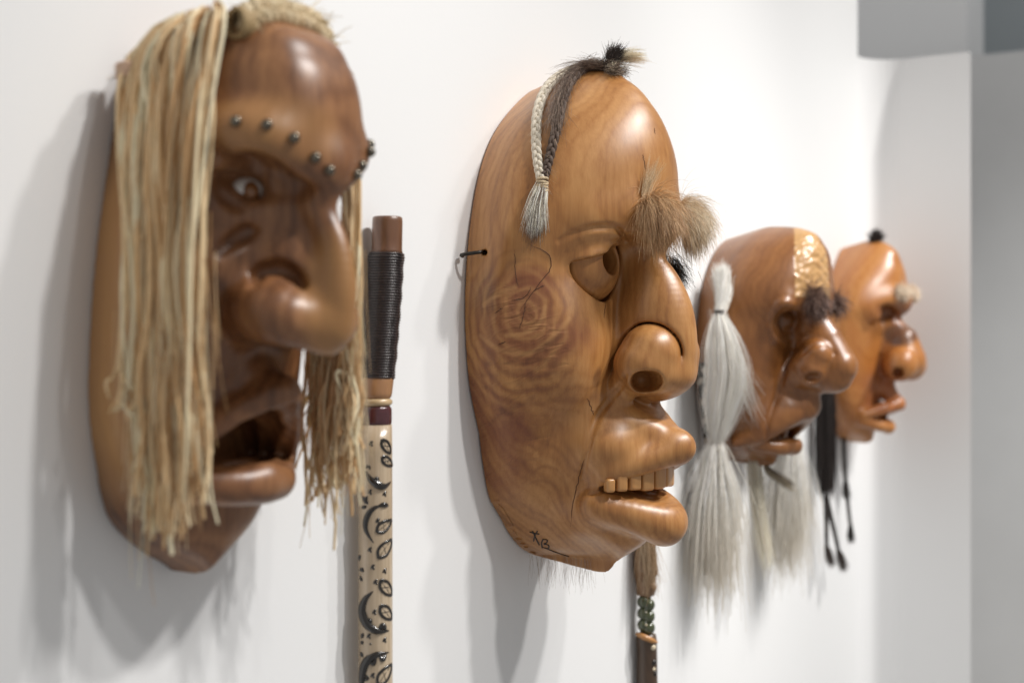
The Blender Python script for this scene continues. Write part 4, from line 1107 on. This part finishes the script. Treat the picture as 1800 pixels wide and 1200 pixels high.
# ------------------------------------------------------------------ plaits of the far mask
def dress_mask4():
    cv, root = cv4, mask4
    dk = [(0.035, 0.028, 0.026), (0.055, 0.042, 0.038), (0.025, 0.02, 0.018)]
    for s in (-1, 1):
        m = np.array([s * -1, 1, 1])
        b = cv.on(1582, 512, X4) * m
        N = 900
        a = rng.normal(size=(N, 3)); a /= np.linalg.norm(a, axis=1, keepdims=True); a *= rng.uniform(0, 1, (N, 1)) ** 0.45
        R = cv.push(b + a * np.array([0.016, 0.009, 0.008]), 0.0005, 4)
        strands('eyebrow', grow(R, a * 0.6 + np.array([0, -0.3, 0.6]), rng.uniform(0.006, 0.014, N), 5, 1.0, 0.3, cv, 0.0004), 0.0003, 0.4, [(0.88, 0.76, 0.62), (0.78, 0.62, 0.46)], M_HAIR, root)
    b = np.array(at_u(1536, 424, X4, -0.004)); b = cv.push(b[None], -0.002)[0]; e = np.array(at_u(1543, 408, X4, 0.0))
    strands('topknot', grow(b + rng.normal(size=(700, 3)) * 0.003, ((e - b) / np.linalg.norm(e - b))[None], rng.uniform(0.008, 0.018, 700), 5, 0.3, 0.35), 0.0003, 0.5, dk, M_HAIR, root)
    # thick sheaf of dark hair ending in two thin plaits
    t0 = np.array(at_w(1450, 680, X4, 0.020)); t1 = np.array(at_w(1452, 870, X4, 0.022))
    t0[1] = min(t0[1], -0.05)
    for s in (-1,):
        m = np.array([s * -1, 1, 1])
        a, b = t0 * m, t1 * m
        strands('dark_sheaf', lock([a, (a + b) / 2, b], 900, 0.0058, 9, wave=0.0003, spread0=0.0055), 0.0003, 0.8, dk, M_HAIR, root)
        ends = [np.array(at_w(1453, 960, X4, 0.022)) * m, np.array(at_w(1474, 968, X4, 0.026)) * m]
        for e in ends:
            plait('thin_plait', [b, (b + e) / 2, e], (0.0065, 0.0048), 7, [(0.04, 0.03, 0.027)], M_BRAID, root)
            strands('plait_end', lock([e, e + np.array([0.002, -0.012, 0.003]), e + np.array([0.003, -0.026, 0.006])], 250, 0.0030, 6, spread0=0.001), 0.0003, 0.5, [(0.10, 0.075, 0.065), (0.06, 0.045, 0.04)], M_HAIR, root)
    q = [np.array(at_u(x, y, X4, -0.015)) for x, y in [(1483, 740), (1484, 800), (1487, 850), (1492, 900), (1495, 925)]]
    q[0][1] = min(q[0][1], -0.10)
    plait('thin_plait', q, (0.0065, 0.0045), 9, [(0.035, 0.027, 0.024)], M_BRAID, root)
    for p in (q[2], q[4]):
        strands('plait_end', lock([p + np.array([0, 0.004, 0]), p + np.array([0.0, -0.010, 0]), p + np.array([0.001, -0.022, 0.001])], 200, 0.0028, 6, spread0=0.001), 0.0003, 0.5, dk, M_HAIR, root)
dress_mask4()

# ------------------------------------------------------------------ staffs hung between the masks
class Staff:
    def __init__(self, pix, w):
        """pix: (px, py, half width in photo pixels) down the staff; w: axis distance from the wall"""
        self.A = []; self.R = []
        for px, py, hwid in pix:
            d = ray(px, py); t = (DW - w) / d[1]
            self.A.append((t * d[0], DW - w, t * d[2] + EYE)); self.R.append(hwid / FPX * t)
        self.A = np.array(self.A); self.R = np.array(self.R); self.ys = np.array([p[1] for p in pix], float)
        self.w = w
    def at(self, y):
        return np.array([np.interp(y, self.ys, self.A[:, k]) for k in range(3)]).T, np.interp(y, self.ys, self.R)
    def onto(self, px, py, lift=0.0):
        """the point of the shaft's near face seen at a photo pixel"""
        a, r = self.at(py)
        d = np.array(ray(px, py)); d2 = d[:2] / np.linalg.norm(d[:2])
        side = np.array([d2[1], -d2[0]])                         # to the right in the picture
        pc = np.array([a[0], a[1]])
        # offset of the ray from the axis
        cpx = 900 + FPX * (FY * a[0] - FX * a[1]) / (FX * a[0] + FY * a[1])
        off = np.clip((px - cpx) / FPX * (FX * a[0] + FY * a[1]), -0.985 * r, 0.985 * r)
        dep = math.sqrt(max(r * r - off * off, 0))
        n = side * off - d2 * dep
        n = n / np.linalg.norm(n)
        p = pc + n * (r + lift)
        return np.array([p[0], p[1], a[2]])
    def body(self, name, ys, mat, parent, rs=None, sides=28, n=None, hollow=0.0, bend=None):
        ys = np.asarray(ys, float)
        A, R = self.at(ys)
        if rs is not None: R = R * np.asarray(rs, float)
        th = np.arange(sides) * 2 * np.pi / sides
        V = (A[:, None] + np.stack([np.cos(th), np.sin(th), np.zeros(sides)], 1)[None] * R[:, None, None]).reshape(-1, 3)
        Fc = []
        for k in range(len(ys) - 1):
            for s in range(sides):
                s2 = (s + 1) % sides
                Fc.append((k * sides + s, (k + 1) * sides + s, (k + 1) * sides + s2, k * sides + s2))
        if not hollow: Fc.append(tuple(range(sides)))
        Fc.append(tuple(reversed([(len(ys) - 1) * sides + s for s in range(sides)])))
        return mesh_obj(name, V - np.array(parent.location), Fc, mat, parent)

def path_tube(name, P, rad, mat, parent, sides=6, flat=1.0, attrs=None):
    V, Fq = tubes(np.asarray(P)[None] - np.array(parent.location), np.asarray(rad)[None], sides, flat)
    return mesh_obj(name, V, Fq, mat, parent, True, attrs(len(V)) if attrs else None)

def build_long_flute():
    st = Staff([(681, 380, 27), (681, 400, 26.5), (680, 440, 27), (679, 450, 31.5), (676, 520, 30), (670, 620, 28), (666, 664, 27), (664, 672, 26), (662, 700, 26.5), (661, 745, 28.5), (660, 900, 30), (660, 1270, 30.5)], 0.0175)
    root = empty('carved_staff', tuple(st.at(1270)[0]))
    tag(root, 'pale staff with black engraved crescents and leaves under a dark cord binding', 'staff')
    M_TOP = wood('pipe_wood', brushed=False, dark=(0.06, 0.024, 0.012), mid=(0.13, 0.056, 0.027), light=(0.21, 0.10, 0.05), ring=1400, rough=0.3, coat=0.4)
    # open top: a tube with a rounded lip and a bored hole
    ys = [398, 388, 383, 381, 381, 383, 390, 420]; rs = [0.62, 0.66, 0.72, 0.80, 0.90, 0.97, 1.0, 1.0]
    ys += [440, 446]; rs += [1.0, 0.98]
    st.body('pipe_mouth', ys, M_TOP, root, rs)
    # cord wound round the grip: one long helix
    turns = 46; n = turns * 22; yy = np.linspace(444, 664, n); th = np.linspace(0, turns * 2 * np.pi, n)
    A, R = st.at(yy); P = A + np.stack([np.cos(th), np.sin(th), np.zeros(n)], 1) * (R * 0.955 + 0.0003 * np.sin(th * 0.137))[:, None]
    M_CORD = plain('waxed_cord', (0.030, 0.020, 0.019), 0.34, 0, 0.35, 300, 0.3, 0.2)
    st.body('grip', np.linspace(444, 666, 8), M_CORD, root, np.full(8, 0.93))
    path_tube('cord_binding', P, np.full(n, 0.00118), M_CORD, root, 6)
    st.body('collar', [660, 664, 668, 690, 697, 700], wood('collar_wood', brushed=False, dark=(0.16, 0.07, 0.03), mid=(0.32, 0.16, 0.07), light=(0.42, 0.22, 0.10), ring=1400, rough=0.3, coat=0.4), root, [0.9, 1.0, 1.02, 1.02, 0.98, 0.86])
    st.body('ring', [699, 701, 704, 708, 711, 713], plain('bone_ring', (0.50, 0.36, 0.20), 0.2, 0, 0.2, 90, 0, 0.6), root, [0.84, 0.98, 1.05, 1.05, 0.98, 0.86])
    st.body('inlay_band', [712, 716, 720, 738, 744, 747], plain('maroon_lacquer', (0.065, 0.016, 0.020), 0.16, 0, 0.3, 90, 0, 0.8), root, [0.86, 0.97, 1.0, 0.99, 0.97, 0.9])
    t = NT('bone_shaft'); o = t.obj()
    s3 = t.n('ShaderNodeVectorMath', _operation='MULTIPLY'); t.lk(o, s3.inputs[0]); s3.inputs[1].default_value = (420, 420, 14)
    f = t.noise(s3.outputs[0], 1, 4, 0.6); g = t.noise(o, 16, 3, 0.6)
    c = t.mix(t.rng(f, 0.3, 0.7), (0.42, 0.32, 0.21, 1), (0.60, 0.48, 0.34, 1)); c = t.mix(t.math('MULTIPLY', t.rng(g, 0.45, 0.75), 0.5), c, (0.27, 0.18, 0.10, 1))
    t.lk(c, t.b.inputs['Base Color']); t.b.inputs['Roughness'].default_value = 0.28; t.b.inputs['Coat Weight'].default_value = 0.8; t.b.inputs['Coat Roughness'].default_value = 0.12
    t.lk(t.bump(f, 0.15, 0.0006), t.b.inputs['Normal'])
    shaft = st.body('shaft', list(np.linspace(746, 1268, 12)), t.m, root)
    M_BURN = plain('burnt_line', (0.013, 0.010, 0.008), 0.18, 0, 0.2, 200, 0, 0.7)
    shaft_local = empty('engraving', (0, 0, 0)); shaft_local.parent = root
    # strokes are laid out in world space and stored relative to the staff
    def stroke(pix, r, taper=True, n=20, closed=False):
        pix = np.array(pix, float)
        Q = spline(np.vstack([pix, pix[:1]]) if closed else pix, n)
        P = np.array([st.onto(x, y, -0.0007) for x, y in Q]) - np.array(root.location)
        tt = np.linspace(0, 1, n); rad = 1.35 * r * (np.sin(np.pi * tt) * 0.85 + 0.15 if taper else np.ones(n))
        V, Fq = tubes(P[None], rad[None], 6)
        mesh_obj('stroke', V, Fq, M_BURN, shaft_local)
    def leaf(x0, y0, x1, y1, bulge=8):
        dx, dy = x1 - x0, y1 - y0; l = math.hypot(dx, dy); nx, ny = -dy / l, dx / l
        a = [(x0, y0), (x0 + dx * .3 + nx * bulge, y0 + dy * .3 + ny * bulge), (x0 + dx * .7 + nx * bulge * .8, y0 + dy * .7 + ny * bulge * .8), (x1, y1)]
        b = [(x0, y0), (x0 + dx * .3 - nx * bulge, y0 + dy * .3 - ny * bulge), (x0 + dx * .7 - nx * bulge * .8, y0 + dy * .7 - ny * bulge * .8), (x1, y1)]
        stroke(a, 0.0011, False, 14); stroke(b, 0.0011, False, 14); stroke([(x0, y0), (x1, y1)], 0.0006, False, 6)
        stroke([(x0 + dx * .35 + nx * bulge * .8, y0 + dy * .35 + ny * bulge * .8), (x0 + dx * .6 - nx * bulge * .8, y0 + dy * .6 - ny * bulge * .8)], 0.0006, False, 6)
    leaf(672, 770, 686, 796, 6); leaf(672, 800, 689, 818, 6)
    stroke([(641, 822), (650, 838), (663, 848), (676, 852), (689, 844)], 0.0026); stroke([(641, 822), (647, 817), (652, 824)], 0.0013); stroke([(658, 846), (662, 838), (667, 849)], 0.0014)
    stroke([(676, 884), (656, 890), (644, 908), (644, 930), (660, 954)], 0.0020); stroke([(684, 888), (676, 884), (662, 886)], 0.0018)
    leaf(662, 931, 688, 912, 8); leaf(665, 976, 688, 946, 9)
    stroke([(636, 868), (648, 884)], 0.0016); stroke([(634, 890), (646, 886)], 0.0014); stroke([(646, 866), (640, 884)], 0.0013)
    for a in ([(631, 1000), (640, 994)], [(631, 985), (634, 970)], [(632, 1008), (638, 1018)], [(641, 1000), (633, 996)], [(634, 1118), (640, 1106)], [(633, 1126), (640, 1122)], [(633, 1140), (639, 1150)]): stroke(a, 0.0014)
    leaf(669, 1014, 688, 1044, 8); leaf(669, 1058, 688, 1086, 8)
    stroke([(657, 1032), (642, 1048), (637, 1070), (646, 1092), (664, 1103), (688, 1104)], 0.0030); stroke([(643, 1090), (650, 1084), (652, 1094)], 0.0016); stroke([(664, 1102), (673, 1094), (680, 1104)], 0.0020)
    stroke([(688, 1142), (664, 1143), (646, 1154), (638, 1174), (636, 1200), (640, 1222)], 0.0028); stroke([(648, 1152), (656, 1158), (662, 1144)], 0.0018); stroke([(666, 1144), (673, 1152), (680, 1143)], 0.0018); stroke([(638, 1180), (645, 1184), (638, 1192)], 0.0016)
    leaf(664, 1196, 688, 1164, 9); leaf(664, 1240, 688, 1210, 9)
    stroke([(650, 1128), (652, 1122)], 0.0009)
    for c in ((652, 778), (650, 862), (676, 866), (650, 962), (655, 992), (676, 1000), (660, 1018), (648, 1112), (676, 1120), (658, 1070), (664, 912), (655, 1180)):    # small thorns between the motifs
        stroke([(c[0] - 5, c[1] + 4), (c[0], c[1] - 2), (c[0] + 5, c[1] - 6)], 0.0011); stroke([(c[0], c[1] - 2), (c[0] + 3, c[1] + 6)], 0.0009)
    # a fine cord that ties it to the wall
    return st
build_long_flute()

def build_beaded_staff():
    st = Staff([(1134, 880, 19), (1134, 940, 20), (1135, 1040, 18), (1136, 1115, 18.5), (1137, 1140, 18), (1138, 1270, 19)], 0.0125)
    root = empty('beaded_staff', tuple(st.at(1270)[0]))
    tag(root, 'slim dark wooden staff with green beads and hair below the bared teeth mask', 'staff')
    M_BROWN = wood('staff_wood', brushed=False, dark=(0.028, 0.015, 0.008), mid=(0.058, 0.032, 0.017), light=(0.10, 0.058, 0.032), ring=1500, rough=0.4, coat=0.3)
    M_CARVE = wood('head_wood', brushed=False, dark=(0.10, 0.05, 0.022), mid=(0.19, 0.10, 0.045), light=(0.28, 0.16, 0.075), ring=1500, rough=0.4, coat=0.3)
    st.body('carved_head', [880, 884, 900, 930, 950, 965, 980, 1000, 1015, 1030, 1044, 1048], M_CARVE, root, [0.3, 0.85, 1.0, 1.05, 1.0, 0.92, 1.04, 1.10, 1.0, 0.92, 0.9, 0.5])
    for x, y in ((1146, 958), (1150, 1003), (1128, 1010), (1148, 1030)):
        p = st.onto(x, y, -0.0005) - np.array(root.location)
        V, Fc = ICO2; mesh_obj('carved_knob', V * np.array([0.004, 0.004, 0.006]) + p, Fc, M_CARVE, root)
    M_BEAD = plain('greenstone', (0.060, 0.072, 0.034), 0.16, 0, 0.35, 220, 0, 0.7)
    for k, y in enumerate((1056, 1076, 1096)):
        for x, dy in ((1127, 0), (1145, 5)):
            a, r = st.at(y + dy); p = st.onto(x, y + dy, -r * 0.52) - np.array(root.location)
            V, Fc = ICO3; mesh_obj('bead', V * np.array([0.0068, 0.0068, 0.0070]) + p, Fc, M_BEAD, root)
    st.body('bead_core', [1044, 1060, 1080, 1112, 1116], M_BROWN, root, [0.5, 0.55, 0.55, 0.6, 0.5])
    # pale rolled leather under the beads
    yy = np.linspace(0, 1, 40); P = np.array([st.onto(1120 + 34 * q, 1112 + 14 * q ** 1.5 * (1), 0.0) for q in yy]) - np.array(root.location)
    V, Fq = tubes(P[None], np.interp(yy, [0, 0.3, 0.8, 1], [0.0022, 0.0034, 0.0028, 0.0015])[None], 8)
    mesh_obj('rolled_edge', V, Fq, plain('orange_leather', (0.46, 0.22, 0.075), 0.35, 0, 0.2, 90, 0, 0.3), root)
    st.body('shaft', [1110, 1114, 1124, 1140, 1180, 1268], M_BROWN, root, [0.4, 0.92, 1.0, 1.0, 1.0, 1.0])
    M_SHELL = plain('shell_dot', (0.66, 0.56, 0.40), 0.2, 0, 0.2, 90, 0, 0.5); M_BLK = plain('black_dot', (0.02, 0.015, 0.012), 0.3)
    for x, y, r, mt in ((1149, 1134, 0.0034, M_SHELL), (1150, 1172, 0.0022, M_SHELL), (1150, 1160, 0.0034, M_BLK), (1152, 1180, 0.003, M_BLK), (1136, 1094, 0.0013, M_SHELL), (1136, 1072, 0.0008, M_SHELL), (1150, 1212, 0.003, M_BLK)):
        p = st.onto(x, y, -r * 0.35) - np.array(root.location)
        V, Fc = ICO2; mesh_obj('inlaid_dot', V * r + p, Fc, mt, root)
    # hair tied to the carved head
    N = 420
    rts = np.array([st.onto(rng.uniform(1122, 1148), rng.uniform(905, 960), 0.0005) for _ in range(N)]) - np.array(root.location)
    R = np.stack([rts[:, 0], rts[:, 2], -rts[:, 1]], 1)          # to (u, v, w) axes of the hair tools
    P = grow(R, np.array([[0.05, -1, 0.10]]), rng.uniform(0.02, 0.062, N), 7, 0.6, 0.10, None, 0, 0.05)
    strands('hair_fringe', P, 0.00016, 0.5, [(0.55, 0.40, 0.26), (0.66, 0.52, 0.36), (0.42, 0.29, 0.17)], M_HAIR, root)
build_beaded_staff()
